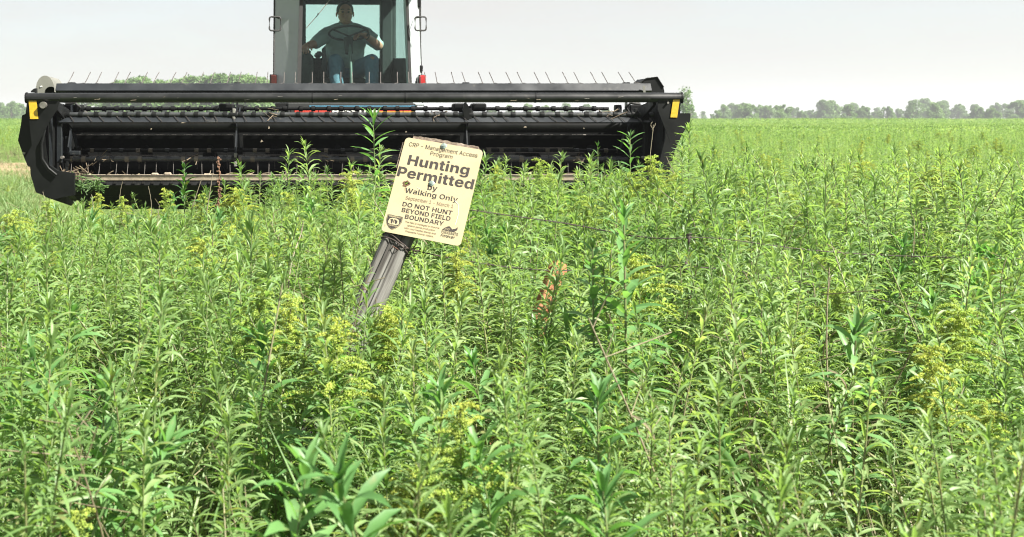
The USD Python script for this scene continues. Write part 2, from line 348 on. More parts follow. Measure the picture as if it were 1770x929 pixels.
er = wp('end_divider', plate_px([(1176, 171), (1176, 196), (1193.5, 196), (1193, 210), (1178, 235), (1168, 258), (1163, 275), (1159, 292), (1150, 338), (1100, 342), (1098, 300), (1120, 296), (1140, 280), (1150, 240), (1150, 185)], 9.30, .05), 'black_paint')
wp('end_sheet', prism([(9.34, zpx(172, 9.3)), (10.7, zpx(190, 10.7)), (10.75, zpx(330, 10.7)), (10.2, zpx(356, 10.2)), (9.34, zpx(341, 9.34))], 'x', xpx(1148, 9.3), xpx(1148, 9.3) + .008), 'black_steel', er)
# shields over the reel's ends
def dome_shield(px0, px1, pytop, pyb, d, depth, m, arch=True):
    c, r = (px0 + px1) / 2, (px1 - px0) / 2
    a = np.linspace(0, PI, 22)
    out = [(c + r * math.cos(t), pyb - (pyb - pytop) * math.sin(t) ** .8) for t in a]
    P = Polygon([tuple(W(x, y, d)[[0, 2]]) for x, y in out] )
    if arch:
        cc = W(c + r * .62, pyb + 1, d); P = P.difference(affinity.scale(Point(cc[0], cc[2]).buffer(.048), 1.15, 1.2))
    face = prism(P, 'y', d, d + .006)
    a = np.linspace(.05, PI - .05, 20); rim = []
    for t in a: rim.append(W(c + r * math.cos(t), pyb - (pyb - pytop) * math.sin(t) ** .8, d))
    rim = np.array(rim); v = np.vstack([rim, rim + [0, depth, -.01], rim * [1, 1, 1] + [0, 0, -.005], rim + [0, depth, -.015]]); n = len(rim)
    f = []
    for i in range(n - 1): f += [(i, i + 1, n + i + 1, n + i), (2 * n + i, 3 * n + i, 3 * n + i + 1, 2 * n + i + 1)]
    return face, (v, np.array(f))
fc, rimm = dome_shield(61.5, 94, 131, 161, 9.98, .34, 'shield_grey')
sh = wp('reel_end_shield', fc, 'shield_grey', label='rounded grey shield over the left end of the reel')
wp('shield_rim', rimm, 'shield_grey', sh)
wp('inner_plate', plate_px([(78, 162), (78, 152), (84, 149), (97, 149), (100, 153), (100, 162)], 10.16, .01), 'black_steel', sh)
wp('slot_plate', plate_px([(69, 149.5), (72.5, 148.4), (72.5, 150.2), (69.5, 151.2)], 9.973, .006), 'decal_white', sh)
wp('small_bracket', plate_px([(53, 160), (54, 157), (59, 153.5), (62, 153), (62, 161)], 9.45, .05), 'black_steel', sh)
s2 = wp('reel_end_shield', plate_px([(1108, 162), (1109.5, 142), (1117, 136), (1136, 133.5), (1147, 151), (1149, 162)], 9.98, .30), 'black_paint', label='angular black shield over the right end of the reel')
wp('edge_trim', tube([W(1109.5, 142, 9.975), W(1117, 136, 9.975), W(1136, 133.5, 9.975), W(1147, 151, 9.975)], .006, 6), 'black_steel', s2)
# back sheet, floor, cutterbar, skid sheet
bx0, bx1 = xpx(96, 10.6), xpx(1140, 10.6)
bk = wp('back_sheet', ribbon([(10.62, zpx(197.5, 10.62)), (10.66, zpx(300, 10.66)), (10.3, zpx(330, 10.3))], -2.55, 2.72, .006), 'black_steel')
wp('top_angle', bevel_box(-2.55, 2.72, 10.58, 10.65, zpx(198, 10.6), zpx(195.5, 10.6), .003), 'black_paint', bk)
cbx0, cbx1 = xpx(100, 9.55), xpx(1128, 9.55)
fl = wp('header_floor', ribbon([(9.50, zpx(310, 9.5)), (9.70, zpx(305.5, 9.7)), (10.2, zpx(318, 10.2))], cbx0, cbx1, .012), 'black_steel')
wp('cutter_plate', bevel_box(cbx0 + .03, cbx1 - .03, 9.484, 9.66, zpx(313, 9.484), zpx(303.5, 9.484), .006), 'floor_straw', label='cutterbar plate covered in pale chaff')
ck = wp('skid_sheet', ribbon([(9.50, zpx(313, 9.5)), (9.48, zpx(320, 9.48)), (9.62, zpx(338, 9.62)), (10.0, zpx(361, 10.0)), (10.4, zpx(358, 10.4))], xpx(128, 9.6), xpx(1098, 9.6), .010), 'black_steel')
for x in np.linspace(cbx0 + .1, cbx1 - .1, 62):
    z = zpx(316, 9.45)
    wp('knife_guard', manifold3d.Manifold.hull_points(np.array([(x - .014, 9.52, z + .012), (x + .014, 9.52, z + .012), (x - .014, 9.52, z - .014), (x + .014, 9.52, z - .014), (x - .003, 9.41, z - .004), (x + .003, 9.41, z - .004), (x, 9.41, z - .009)])), 'black_steel', fl)
for px0, px1, py in ((100, 128, 325), (1090, 1122, 326)):
    wp('skid_shoe', prism([(9.36, zpx(py - 6, 9.36)), (9.45, zpx(py + 6, 9.45)), (9.9, zpx(py + 22, 9.9)), (10.2, zpx(py + 20, 10.2)), (10.2, zpx(py, 10.2)), (9.6, zpx(py - 12, 9.6))], 'x', xpx(px0, 9.4), xpx(px1, 9.4)), 'black_paint')
# cut straw lying on the cutterbar and weeds hung on its left end
def straws(n, seed, x0, x1, y0, y1, z, L=.12, sp=.03):
    r = np.random.default_rng(seed); out = []
    for _ in range(n):
        c = np.array([r.uniform(x0, x1), r.uniform(y0, y1), z + abs(r.normal(0, sp))]); d = r.normal(0, 1, 3) * [1, .6, .35]; d /= np.linalg.norm(d); l = L * r.uniform(.4, 1.2)
        out.append(tube([c - d * l / 2, c + [0, 0, r.uniform(0, .015)], c + d * l / 2], r.uniform(.0015, .004), 4, False))
    return join(out)
wp('chaff', straws(120, 4, xpx(100, 9.6), xpx(150, 9.6), 9.44, 9.75, zpx(312, 9.6), .16, .035), 'chaff', fl, kind='stuff')
wp('chaff', straws(70, 5, xpx(130, 9.6), xpx(1080, 9.6), 9.54, 9.70, zpx(305, 9.6), .09, .012), 'chaff', fl, kind='stuff')
wp('hung_weeds', straws(170, 6, xpx(96, 9.5), xpx(180, 9.5), 9.38, 9.5, zpx(328, 9.45), .14, .04), 'far_leaf', fl, kind='stuff')
for i, px in enumerate((146, 262, 284, 352, 600, 905)):
    wp('straw_chunk', bevel_box(xpx(px, 9.6), xpx(px + 13, 9.6), 9.56, 9.6, zpx(305.5, 9.6), zpx(300 - (i % 3), 9.6), .01), 'floor_straw', fl)

# the reel: centre tube, spiders, five tine bars with bats, clamps and spring tines
rc = np.array([9.95, 1.29])
wp('reel_shaft', tube([(xpx(118, 9.95), rc[0], rc[1]), (xpx(1085, 9.95), rc[0], rc[1])], .06, 16), 'black_paint', smooth=40)
bars = [ # y, z, x range (px), bat profile offset, tine direction, steel
    (9.94, zpx(149.5, 9.94), (100, 1122), [(-.035, .018), (-.075, -.005), (-.12, -.045)], (.0, .30, .115), 'top'),
    (10.25, zpx(188.3, 10.25), (118, 1052), None, (0, .05, -.10), 'rear'),
    (10.15, zpx(260.5, 10.15), (124, 1095), None, (0, .02, -.16), 'rear low'),
    (9.77, zpx(275.5, 9.77), (108, 1095), None, (0, -.04, -.17), 'front low'),
    (9.64, zpx(198.7, 9.64), (103, 1137), [(.0, -.022), (-.035, -.062)], (.05, -.08, -.05), 'front')]
radii = {'top': .017, 'rear': .0145, 'rear low': .013, 'front low': .019, 'front': .020}
for y, z, (pa, pb), bat, td, kind in bars:
    xa, xb = xpx(pa, y), xpx(pb, y)
    b = wp('tine_bar', tube([(xa, y, z), (xb, y, z)], radii[kind], 12), 'bar_grey' if kind in ('front', 'front low') else 'black_paint', smooth=40)
    if bat:
        pts = [(y + u, z + w) for u, w in bat]
        if kind == 'top': pts = [(y - .02, z + .022)] + pts[:0] + [(y - .045, z + .020), (y - .085, zpx(156.5, y - .085)), (y - .05, zpx(161, y - .05))]
        else: pts = [(y - .004, z - .015), (y - .055, zpx(211.5, y - .055)), (y - .045, zpx(213.5, y - .045))]
        wp('reel_bat', ribbon(pts, xa, xb, .005), 'bat_paint', b)
        if kind == 'top':
            wp('bat_end_strip', plate_px([(1111, 148.5), (1115, 148.5), (1116, 160), (1112, 160)], y - .105, .004), 'shield_grey', b)
    n = {'top': 41, 'front': 41, 'front low': 40, 'rear': 38, 'rear low': 38}[kind]
    tx = np.linspace(xa + .09, xb - .09, n)
    for i, x in enumerate(tx):
        j = .010 * math.sin(i * 12.9898 + y * 78.2)
        p0 = np.array([x + (.012 if i % 2 else -.012), y, z]); d = np.array(td, float)
        if kind == 'front': d = np.array([.055, -.07, -.055])
        p0 = p0 + [0, 0, .015 if kind == 'top' else 0]
        coil = [] if kind != 'top' else [tuple(p0 + [-.028 if i % 2 else .028, .0, .008]), tuple(p0 + [0, -.004, .012])]
        pts = coil + [tuple(p0), tuple(p0 + d * .55 + [j * .45, 0, .001]), tuple(p0 + d + [j, j, 0])]
        wp('tine', tube(pts, .0034 if kind != 'top' else .0038, 5), 'tine_steel' if kind == 'top' else 'tine_dark', b, smooth=60)
    if kind != 'top':
        for i, x in enumerate(tx[::2]):
            for s in (-.022, .085):
                r = radii[kind] + (.010 if kind == 'rear' else .007)
                wp('clamp', tube([(x + s - .017, y, z), (x + s + .017, y, z)], r, 10), 'black_steel' if kind in ('rear', 'front') else 'clamp_steel' if i % 2 == 0 else 'bat_paint', b, smooth=40)
for px, d in ((125, 9.95), (410, 9.95), (805, 9.95), (1082, 9.95)):
    x = xpx(px, d); arms = []
    for y, z, *_ in bars:
        v = np.array([y, z]) - rc; L = np.linalg.norm(v); u = v / L; nrm = np.array([-u[1], u[0]])
        arms.append(Polygon([tuple(rc + nrm * .045), tuple(rc + v * 1.02 + nrm * .022), tuple(rc + v * 1.02 - nrm * .022), tuple(rc - nrm * .045)]))
    sp = wp('reel_spider', prism(unary_union(arms + [Point(*rc).buffer(.085)]).difference(Point(*rc).buffer(.03)), 'x', x - .005, x + .005), 'bat_paint')
    for y, z, *_r in bars:
        wp('bearing', tube([(x - .028, y, z), (x + .028, y, z)], .034, 12), 'black_steel', sp, smooth=40)
        if y < 9.9: wp('bracket', bevel_box(x - .008, x + .016, y - .03, y + .03, z - .06, z + .05, .004), 'shield_grey' if px == 410 else 'black_steel', sp)
# reel arms and drive at the ends, centre support
for px, s in ((108, 1), (1112, -1)):
    ra = wp('reel_arm', prism([(9.25, zpx(170, 9.25)), (9.25, zpx(182, 9.25)), (9.9, zpx(222, 9.9)), (10.5, zpx(214, 10.5)), (10.55, zpx(200, 10.55)), (9.95, zpx(196, 9.95))], 'x', xpx(px, 9.6) - .012, xpx(px, 9.6) + .012), 'black_steel')
    wp('arm_post', bevel_box(xpx(px - 6 * s, 9.6) - .022, xpx(px - 6 * s, 9.6) + .022, 9.60, 9.65, zpx(282, 9.6), zpx(180, 9.6), .006), 'bat_paint' if s > 0 else 'black_steel', ra)
    hub = wp('hub', tube([(xpx(px, 9.9) - .05, 9.95, rc[1]), (xpx(px, 9.9) + .05, 9.95, rc[1])], .09, 18), 'black_steel', ra, smooth=40)
    wp('drive_motor', bevel_box(xpx(px + 14 * s, 10.) - .05, xpx(px + 14 * s, 10.) + .06, 9.98, 10.12, zpx(195, 10.), zpx(181, 10.), .01), 'black_steel', ra)
    wp('bolt_head', tube([(xpx(px - 4 * s, 9.5), 9.55, zpx(273, 9.5)), (xpx(px - 4 * s, 9.5), 9.60, zpx(273, 9.5))], .012, 12), 'worn_steel', ra, smooth=40)
    wp('hose', tube([W(px + 6 * s, 180, 9.8), W(px + 22 * s, 178, 9.75), W(px + 30 * s, 186, 9.8), W(px + 24 * s, 197, 9.9)], .011, 8), 'rubber', ra, smooth=60)
for px in (392, 796, 828):
    wp('lift_cylinder', bevel_box(xpx(px - 13, 10.1), xpx(px + 12, 10.1), 10.05, 10.25, zpx(193, 10.1), zpx(179, 10.1), .012), 'black_steel')
wp('support_bracket', plate_px([(803, 178), (808, 180), (812, 190), (811, 208), (803, 206), (800, 190)], 9.6, .06), 'black_paint')
# rear crop sheet with its bright edge (broken by the supports) and the auger behind
au = wp('auger', tube([(-2.5, 10.38, zpx(290, 10.38)), (2.6, 10.38, zpx(290, 10.38))], .11, 16), 'black_steel', smooth=40)
th = np.linspace(0, 2 * PI * 9, 300); xs = np.linspace(-2.45, 2.55, 300)
inn = np.stack([xs, 10.38 + .10 * np.cos(th), zpx(290, 10.38) + .10 * np.sin(th)], 1); ou = np.stack([xs, 10.38 + .20 * np.cos(th), zpx(290, 10.38) + .20 * np.sin(th)], 1)
ii = np.arange(299); wp('flighting', (np.vstack([inn, ou]), np.stack([ii, ii + 1, 301 + ii, 300 + ii], 1)), 'black_steel', au)
for pa, pb, m in ((118, 404, 'bat_paint'), (420, 640, 'bat_paint'), (640, 795, 'bat_paint'), (812, 1120, 'bat_paint')):
    cs = wp('crop_sheet', ribbon([(10.44, zpx(257, 10.44)), (10.40, zpx(235, 10.40)), (10.43, zpx(234.0, 10.43))], xpx(pa, 10.4), xpx(pb, 10.4), .005), 'black_paint')
    wp('edge_rod', tube([(xpx(pa, 10.39), 10.385, zpx(233.6, 10.385)), (xpx(pb, 10.39), 10.385, zpx(233.6, 10.385))], .0045, 6), 'tine_steel', cs)
for pa, pb, py, d in ((128, 336, 269, 10.1), (418, 690, 268.5, 10.1), (832, 1010, 264, 10.1), (840, 990, 256, 10.15), (880, 1010, 275, 9.9)):
    wp('guide_rod', tube([(xpx(pa, d), d, zpx(py, d)), (xpx(pb, d), d, zpx(py, d))], .0055, 6), 'tine_steel')
wp('side_bracket', join([arr(bevel_box(xpx(113, 9.9), xpx(123, 9.9), 9.88, 9.92, zpx(268, 9.9), zpx(236, 9.9), .006)), arr(bevel_box(xpx(113, 9.9), xpx(140, 9.9), 9.86, 9.90, zpx(268, 9.9), zpx(261, 9.9), .004))]), 'bat_paint')

rw_ = np.random.default_rng(77)
for k in range(22):
    x = rw_.uniform(xl + .2, xr - .2); a = rw_.uniform(-1.2, .5); w_ = rw_.uniform(.008, .05)
    wp('scrape', tube([(x, D0 - .0377 * math.cos(a), zpx(169.3, D0) + .0377 * math.sin(a)), (x + w_, D0 - .0377 * math.cos(a + .1), zpx(169.3, D0) + .0377 * math.sin(a + .1))], rw_.uniform(.0008, .0022), 5), 'worn_steel' if k % 3 else 'floor_straw', tb)
for px, py, w_, h_ in ((463.5, 218, 3, 5), (905, 218, 6, 3), (312, 211.5, 9, 1.6), (450, 242, 5, 4), (700, 227, 4, 2), (1008, 221, 3, 2), (260, 222, 3, 2)):
    d = 9.58; wp('stuck_leaf', plate_px([(px, py + h_), (px + w_ * .4, py), (px + w_, py + h_ * .7), (px + w_ * .5, py + h_)], d - .01, .003), 'floor_straw')
wp('caught_grass', join([straws(9, 90 + k, xpx(px, y) - .06, xpx(px, y) + .06, y - .03, y + .03, z - .02, .16, .02) for k, (px, y, z) in enumerate(((180, 9.77, bars[3][1]), (330, 9.77, bars[3][1]), (470, 9.64, bars[4][1]), (560, 9.77, bars[3][1]), (760, 9.64, bars[4][1]), (1000, 9.77, bars[3][1]), (1060, 9.64, bars[4][1])))]), 'chaff', kind='stuff')
# ------------------------------------------------------------------ tractor under and behind the cab
CA = math.radians(4.0)
CM = frame((xpx(608, 11.8), 11.8, 0), (math.cos(CA), math.sin(CA), 0), (-math.sin(CA), math.cos(CA), 0), (0, 0, 1))
def cp(name, mesh, m, parent=None, smooth=False, **k): return wp(name, xf(arr(mesh), CM), m, parent, smooth, **k)
def zc(py, d=11.8): return zpx(py, d)
# front panel with the painted band
fp = cp('front_panel', bevel_box(-.64, .62, -.05, .10, zc(199), zc(178), .01), 'cab_inside')
def band(pa, pb, ya, yb, m, nm): 
    xa, xb = (pa - 608) / 173.7, (pb - 608) / 173.7
    cp(nm, bevel_box(xa, xb, -.055, -.046, zc(yb), zc(ya), .001), m, fp)
band(509, 717, 189.5, 192.6, 'decal_red', 'red_stripe'); band(509, 645, 192.8, 197, 'decal_red', 'red_stripe'); band(645, 717, 192.8, 197, 'decal_gold', 'gold_stripe'); band(534, 717, 182.8, 185.2, 'decal_blue', 'blue_stripe')
sh_ = text_shape('HESSTON', 800); w0 = sh_.bounds[2]
hx = 78 / 173.7; hh = 9.0 / 173.7
lt = prism(affinity.translate(affinity.scale(sh_, hx / w0, hh, origin=(0, 0)), (574 - 608) / 173.7, zc(197.4)), 'y', -.060, -.050)
cp('lettering', lt, 'decal_white', fp)
cp('name_backing', bevel_box((572 - 608) / 173.7, (655 - 608) / 173.7, -.0575, -.048, zc(198), zc(187.5), .001), 'cab_inside', fp)
for pa, pb in ((476, 508), (718, 735)):
    cp('step_plate', bevel_box((pa - 608) / 173.7, (pb - 608) / 173.7, .0, .06, zc(193 if pa < 600 else 183), zc(178.5), .006), 'black_steel' if pa < 600 else 'cab_paint')
cp('cab_floor', bevel_box(-.70, .66, .02, 1.55, 1.42, 1.50, .02), 'cab_inside')
cp('chassis', bevel_box(-.62, .62, .15, 3.3, .85, 1.40, .05), 'black_steel')
eh = cp('engine_hood', bevel_box(-.68, .68, 1.7, 3.6, 1.2, 1.72, .08), 'cab_paint')
for k in range(6): cp('louvre', bevel_box(-.45, .45, 3.60, 3.615, 1.28 + .06 * k, 1.31 + .06 * k, .003), 'cab_inside', eh)
def wheel(u, w, r, hw):
    prof = [(r * .58, -hw), (r * .93, -hw), (r, -hw * .75), (r, hw * .75), (r * .93, hw), (r * .58, hw)]
    a = np.linspace(0, 2 * PI, 37)[:-1]; v = []; 
    for rr, x in prof: v += [(u + x, w + rr * math.cos(t), r + .0 + rr * math.sin(t)) for t in a]
    n = 36; f = []
    for k in range(len(prof)):
        k2 = (k + 1) % len(prof)
        for i in range(n): f.append((k * n + i, k2 * n + i, k2 * n + (i + 1) % n, k * n + (i + 1) % n))
    t = cp('wheel', (np.array(v), np.array(f)), 'rubber', smooth=30)
    cp('rim', tube([(u - hw * .6, w, r), (u + hw * .6, w, r)], r * .60, 24), 'cab_paint', t, smooth=40)
    cp('hub', tube([(u - hw * .8, w, r), (u + hw * .8, w, r)], r * .2, 16), 'black_steel', t, smooth=40)
    lug = [arr(bevel_box(-hw * .95, hw * .95, -.02, .02, r - .01, r + .03, .006)) for _ in range(1)][0]
    ls = []
    for t_ in np.linspace(0, 2 * PI, 25)[:-1]:
        c, s = math.cos(t_), math.sin(t_); ls.append((np.stack([lug[0][:, 0] + u, lug[0][:, 1] * c - lug[0][:, 2] * s + w, lug[0][:, 1] * s + lug[0][:, 2] * c + r], 1), lug[1]))
    cp('tread_lugs', join(ls), 'rubber', t)
wheel(-1.25, .55, .66, .22); wheel(1.25, .55, .66, .22); wheel(-1.0, 3.1, .36, .13); wheel(1.0, 3.1, .36, .13)
for s in (-1, 1): cp('axle', tube([(0, .55, .66), (s * 1.1, .55, .66)], .09, 12), 'black_steel')

# ------------------------------------------------------------------ the cab
ZB, ZT = 1.50, 2.74
def wallq(a, b, z0, z1, t=.03, a2=None, b2=None):
    """An upright panel from plan point a to b (thickness inwards); a2, b2: plan points at its top."""
    a, b = np.array(a, float), np.array(b, float); a2 = a if a2 is None else np.array(a2, float); b2 = b if b2 is None else np.array(b2, float)
    d = (b - a) / np.linalg.norm(b - a); n = np.array([-d[1], d[0]]) * t
    pts = [(*a, z0), (*b, z0), (*(b + n), z0), (*(a + n), z0), (*a2, z1), (*b2, z1), (*(b2 + n), z1), (*(a2 + n), z1)]
    return manifold3d.Manifold.hull_points(np.array(pts))
A, A2, B, B2 = (-.545, .0), (-.51, .0), (-.775, .15), (-.765, .15)
F, F2, E, E2 = (.605, .0), (.555, .0), (.745, .28), (.70, .28)
C, D = (-.60, 1.5), (.585, 1.5)
lp = cp('corner_post', wallq(B, A, ZB, ZT, .05, B2, A2), 'cab_paint', label='wide grey corner post on the left of the cab')
cp('edge_seal', tube([(*B, ZB), (*B2, ZT)], .010, 6), 'rubber', lp)
cp('inner_seal', wallq((A[0] - .004, -.012), (A[0] + .035, -.012), ZB, ZT, .05, (A2[0] - .004, -.012), (A2[0] + .03, -.012)), 'rubber', lp)
rp = cp('corner_post', wallq(F, E, ZB, ZT, .05, F2, E2), 'cab_paint', label='narrow sunlit white corner post on the right of the cab')
cp('edge_seal', tube([(E[0] + .004, E[1], ZB), (E2[0] + .004, E2[1], ZT)], .006, 6), 'rubber', rp)
cp('inner_seal', wallq((F[0] - .024, -.012), (F[0] + .004, -.012), ZB, ZT, .05, (F2[0] - .02, -.012), (F2[0] + .004, -.012)), 'rubber', rp)
for z0, z1 in ((zc(8), zc(-8)), (zc(122), zc(111))):
    uu = E[0] + (E2[0] - E[0]) * ((z0 + z1) / 2 - ZB) / (ZT - ZB)
    cp('hinge', bevel_box(uu - .022, uu + .014, .24, .30, z0, z1, .005), 'black_steel', rp)
for s, px, m in ((1, 731.5, 'lamp_red'), (-1, 475, 'lamp_dark')):
    u = (px - 608) / 171.0
    lm = cp('marker_lamp', bevel_box(u - .032, u + .032, .06, .14, zc(150), zc(129.5), .012), m)
    cp('lamp_base', bevel_box(u - .036, u + .036, .10, .17, zc(152), zc(128.5), .006), 'black_steel', lm)
def loop_handle(px, py, w, h):
    u, z, y = (px - 608) / 174.5, zc(py), -.06
    a = []
    for cx_, cz_, t0 in ((w / 2, h / 2, 0), (-w / 2, h / 2, PI / 2), (-w / 2, -h / 2, PI), (w / 2, -h / 2, PI * 1.5)):
        for t in np.linspace(t0, t0 + PI / 2, 5): a.append((u + cx_ * .62 + .022 * math.cos(t), y, z + cz_ * .68 + .022 * math.sin(t)))
    a.append(a[0]); a.append(a[1])
    g = cp('loop_handle', tube(a, .0085, 8), 'rubber', smooth=60)
    cp('stay', tube([(u, y, z + h * .34 + .02), (u + (.04 if px < 600 else -.04), .10, z + h * .34 + .02)], .006, 6), 'black_steel', g)
loop_handle(475, 43, .108, .135); loop_handle(727, 41.5, .108, .135)
# roof with an overhang, window head rail, sill
roof = cp('cab_roof', manifold3d.Manifold.hull_points(np.array([(x * sx, y, z) for x, y, z in ((-.80, -.18, ZT + .02), (.80, -.18, ZT + .02), (-.66, 1.62, ZT + .02), (.66, 1.62, ZT + .02), (-.74, -.08, ZT + .22), (.74, -.08, ZT + .22), (-.6, 1.5, ZT + .22), (.6, 1.5, ZT + .22), (-.80, -.18, ZT + .12), (.80, -.18, ZT + .12)) for sx in (1,)])), 'cab_paint')
cp('headlining', bevel_box(-.68, .66, .03, 1.46, ZT - .05, ZT + .018, .01), 'cab_inside', roof)
ws = cp('windshield', wallq((A[0] + .02, .012), (F[0] - .02, .012), 1.62, ZT, .005, (A2[0] + .02, .012), (F2[0] - .02, .012)), 'cab_glass', label='green tinted front window of the cab')
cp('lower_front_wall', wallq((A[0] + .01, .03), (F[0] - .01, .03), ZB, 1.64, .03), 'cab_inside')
# rear wall with its window opening
def rect(u0, u1, z0, z1): return sbox(u0, z0, u1, z1)
rz0, rz1 = zpx(101, 13.3), zpx(8.5, 13.3)
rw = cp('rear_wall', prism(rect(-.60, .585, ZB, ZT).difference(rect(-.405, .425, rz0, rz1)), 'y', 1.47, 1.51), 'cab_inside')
cp('rear_window', prism(rect(-.41, .43, rz0 - .005, rz1 + .005), 'y', 1.488, 1.493), 'cab_glass', rw)
cp('corner_trim', bevel_box(.425, .56, 1.36, 1.46, ZB, ZT - .06, .02), 'cab_inside', rw)
cp('corner_trim', bevel_box(-.58, -.41, 1.36, 1.46, ZB, ZT - .06, .02), 'cab_inside', rw)
# side walls: frame with a window opening
def side(p, q_, nm, sgn):
    p, q_ = np.array(p), np.array(q_); L = np.linalg.norm(q_ - p); d = (q_ - p) / L; n = np.array([-d[1], d[0]]) * sgn
    M = frame((p[0], p[1], 0), (d[0], d[1], 0), (n[0], n[1], 0), (0, 0, 1))
    if sgn < 0: pass
    w = sbox(0, ZB, L, ZT).difference(Polygon([(.03, 1.97), (L - .10, 2.02), (L - .10, ZT - .04), (.03, ZT - .04)]))
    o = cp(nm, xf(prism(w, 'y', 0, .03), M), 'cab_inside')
    cp('side_window', xf(prism(Polygon([(.025, 1.965), (L - .095, 2.015), (L - .095, ZT - .035), (.025, ZT - .035)]), 'y', .012, .017), M), 'cab_glass', o)
    cp('outer_skin', xf(prism(sbox(0.0, ZB, L, 1.95), 'y', -.008, -.002), M), 'cab_paint', o)
    return M
side((E[0] - .01, .30), D, 'side_wall', 1); side((B[0] + .01, .17), C, 'side_wall', -1)
cp('door_latch', bevel_box(.645, .665, .36, .42, zc(42), zc(24), .004), 'rubber')
# wiper, steering column, wheel, seat, consoles
wi = cp('wiper_arm', tube([((575 - 608) / 174, -.02, zc(-6)), ((550 - 608) / 174, -.03, zc(26)), ((528.5 - 608) / 174, -.02, zc(50))], .0045, 6), 'shield_grey')
cp('pivot', tube([((550 - 608) / 174, -.04, zc(24.5)), ((549 - 608) / 174, -.04, zc(27))], .008, 8), 'rubber', wi)
so = cp('steering_column', tube([(.0, .42, zpx(66, 12.2)), (.012, .30, 1.9), (.02, .22, 1.5)], [.024, .016, .02], 12), 'column_green', smooth=50)
cp('column_cover', tube([(-.004, .44, zpx(66, 12.2)), (-.0, .38, 2.02)], [.05, .04], 14), 'seat_cloth', so, smooth=50)
WC = np.array([.0, .42, zpx(57.5, 12.2)]); tilt = math.radians(17)
ux, uy = np.array([1, 0, 0.]), np.array([0, math.cos(tilt), -math.sin(tilt)])
ring = [tuple(WC + .205 * (math.cos(t) * ux + math.sin(t) * uy)) for t in np.linspace(0, 2 * PI, 41)] ; ring.append(ring[1])
sw = cp('steering_wheel', tube(ring, .0115, 10, False), 'rubber', smooth=True)
for t in (PI * .5, PI * 1.17, PI * 1.83): cp('spoke', tube([tuple(WC + [0, 0, -.03]), tuple(WC + .2 * (math.cos(t) * ux + math.sin(t) * uy))], .009, 8), 'rubber', sw)
se = cp('driver_seat', bevel_box(-.26, .24, .72, 1.18, 1.66, 1.78, .04), 'seat_cloth')
cp('backrest', bevel_box(-.24, .22, 1.14, 1.26, 1.76, 2.16, .05), 'seat_cloth', se)
cp('seat_base', bevel_box(-.2, .18, .8, 1.14, 1.5, 1.66, .02), 'cab_inside', se)
cp('side_console', bevel_box(-.50, -.36, .45, 1.2, 1.5, 2.02, .03), 'seat_cloth')
cp('armrest', bevel_box(-.33, -.25, .75, 1.1, 2.0, 2.06, .025), 'seat_cloth', se)
cp('armrest', bevel_box(-.48, -.38, .62, .86, 2.02, 2.07, .02), 'seat_cloth', se)
cp('control_lever', tube([(-.43, .50, 1.95), (-.435, .47, 2.07)], .012, 8), 'rubber', smooth=50)
cp('dash', bevel_box(-.48, .54, .05, .16, 1.5, 1.70, .02), 'cab_inside')

# ------------------------------------------------------------------ the driver
def cw(u, w, z): return (CM @ np.array([u, w, z, 1.0]))[:3]
def chain(pts, seg=24):
    """Tapered limb: hulls of the spheres at neighbouring joints; pts: (point, radius)."""
    out = []
    for (a, ra), (b, rb) in zip(pts[:-1], pts[1:]):
        sa = manifold3d.Manifold.sphere(ra, seg).translate(tuple(map(float, a))); sb = manifold3d.Manifold.sphere(rb, seg).translate(tuple(map(float, b)))
        out.append(manifold3d.Manifold.batch_hull([sa, sb]))
    return out
def ellm(c, r, seg=32): return manifold3d.Manifold.sphere(1., seg).scale(tuple(map(float, r))).translate(tuple(map(float, c)))
def smooth_union(parts, edge, it=6):
    m = manifold3d.Manifold.batch_boolean(parts, manifold3d.OpType.Add).refine_to_length(edge)
    t = trimesh.Trimesh(*arr(m), process=True); trimesh.smoothing.filter_taubin(t, .5, -.52, it); return t
def V3(*a): return np.array(a, float)
person = thing('person', 'man in grey short-sleeved shirt and blue jeans sitting at the steering wheel', 'person', tuple(cw(0, .9, 1.5)))
hip = V3(-.01, .93, 1.85); chest = V3(.01, .90, 2.20); neck = V3(0, .86, 2.36); hd = V3(-.012, .80, 2.465)
shR, shL = V3(-.195, .88, 2.262), V3(.215, .88, 2.262)
elR, elL = V3(-.345, .66, 2.13), V3(.335, .66, 2.115)
wrR, wrL = V3(-.43, .53, 2.105), V3(.175, .50, 2.215)
kR, kL = V3(-.13, .50, 1.95), V3(.245, .50, 1.95); aR, aL = V3(-.12, .36, 1.58), V3(.24, .36, 1.58)
def hand(w, fwd, up, side, curl):
    """Palm, four unequal bent fingers and a thumb from the palm's edge, in the frame given."""
    fwd, up, side = (v / np.linalg.norm(v) for v in (np.array(fwd, float), np.array(up, float), np.array(side, float)))
    ps = [manifold3d.Manifold.batch_hull([manifold3d.Manifold.sphere(r, 16).translate(tuple(w + fwd * f + side * s)) for f, s, r in ((0, -.016, .019), (0, .016, .019), (.085, -.036, .0135), (.088, .036, .0125))])]
    for k, (s, L) in enumerate(((-.034, .072), (-.011, .082), (.012, .077), (.034, .060))):
        p = w + fwd * .085 + side * s; a = .25 * curl; ch = [(p, .0095)]
        for j, l in enumerate((.45, .32, .23)):
            a += curl * (.55 + .1 * j); p = p + L * l * (fwd * math.cos(a) - up * math.sin(a)); ch.append((p, .0092 - .0006 * j))
        ps += chain(ch, 14)
    p = w + fwd * .025 - side * .028; q_ = p + fwd * .032 - side * .028 - up * .012; r_ = q_ + fwd * .028 - side * .006 - up * .018
    return ps + chain([(p, .014), (q_, .011), (r_, .0095)], 14)
bp = []
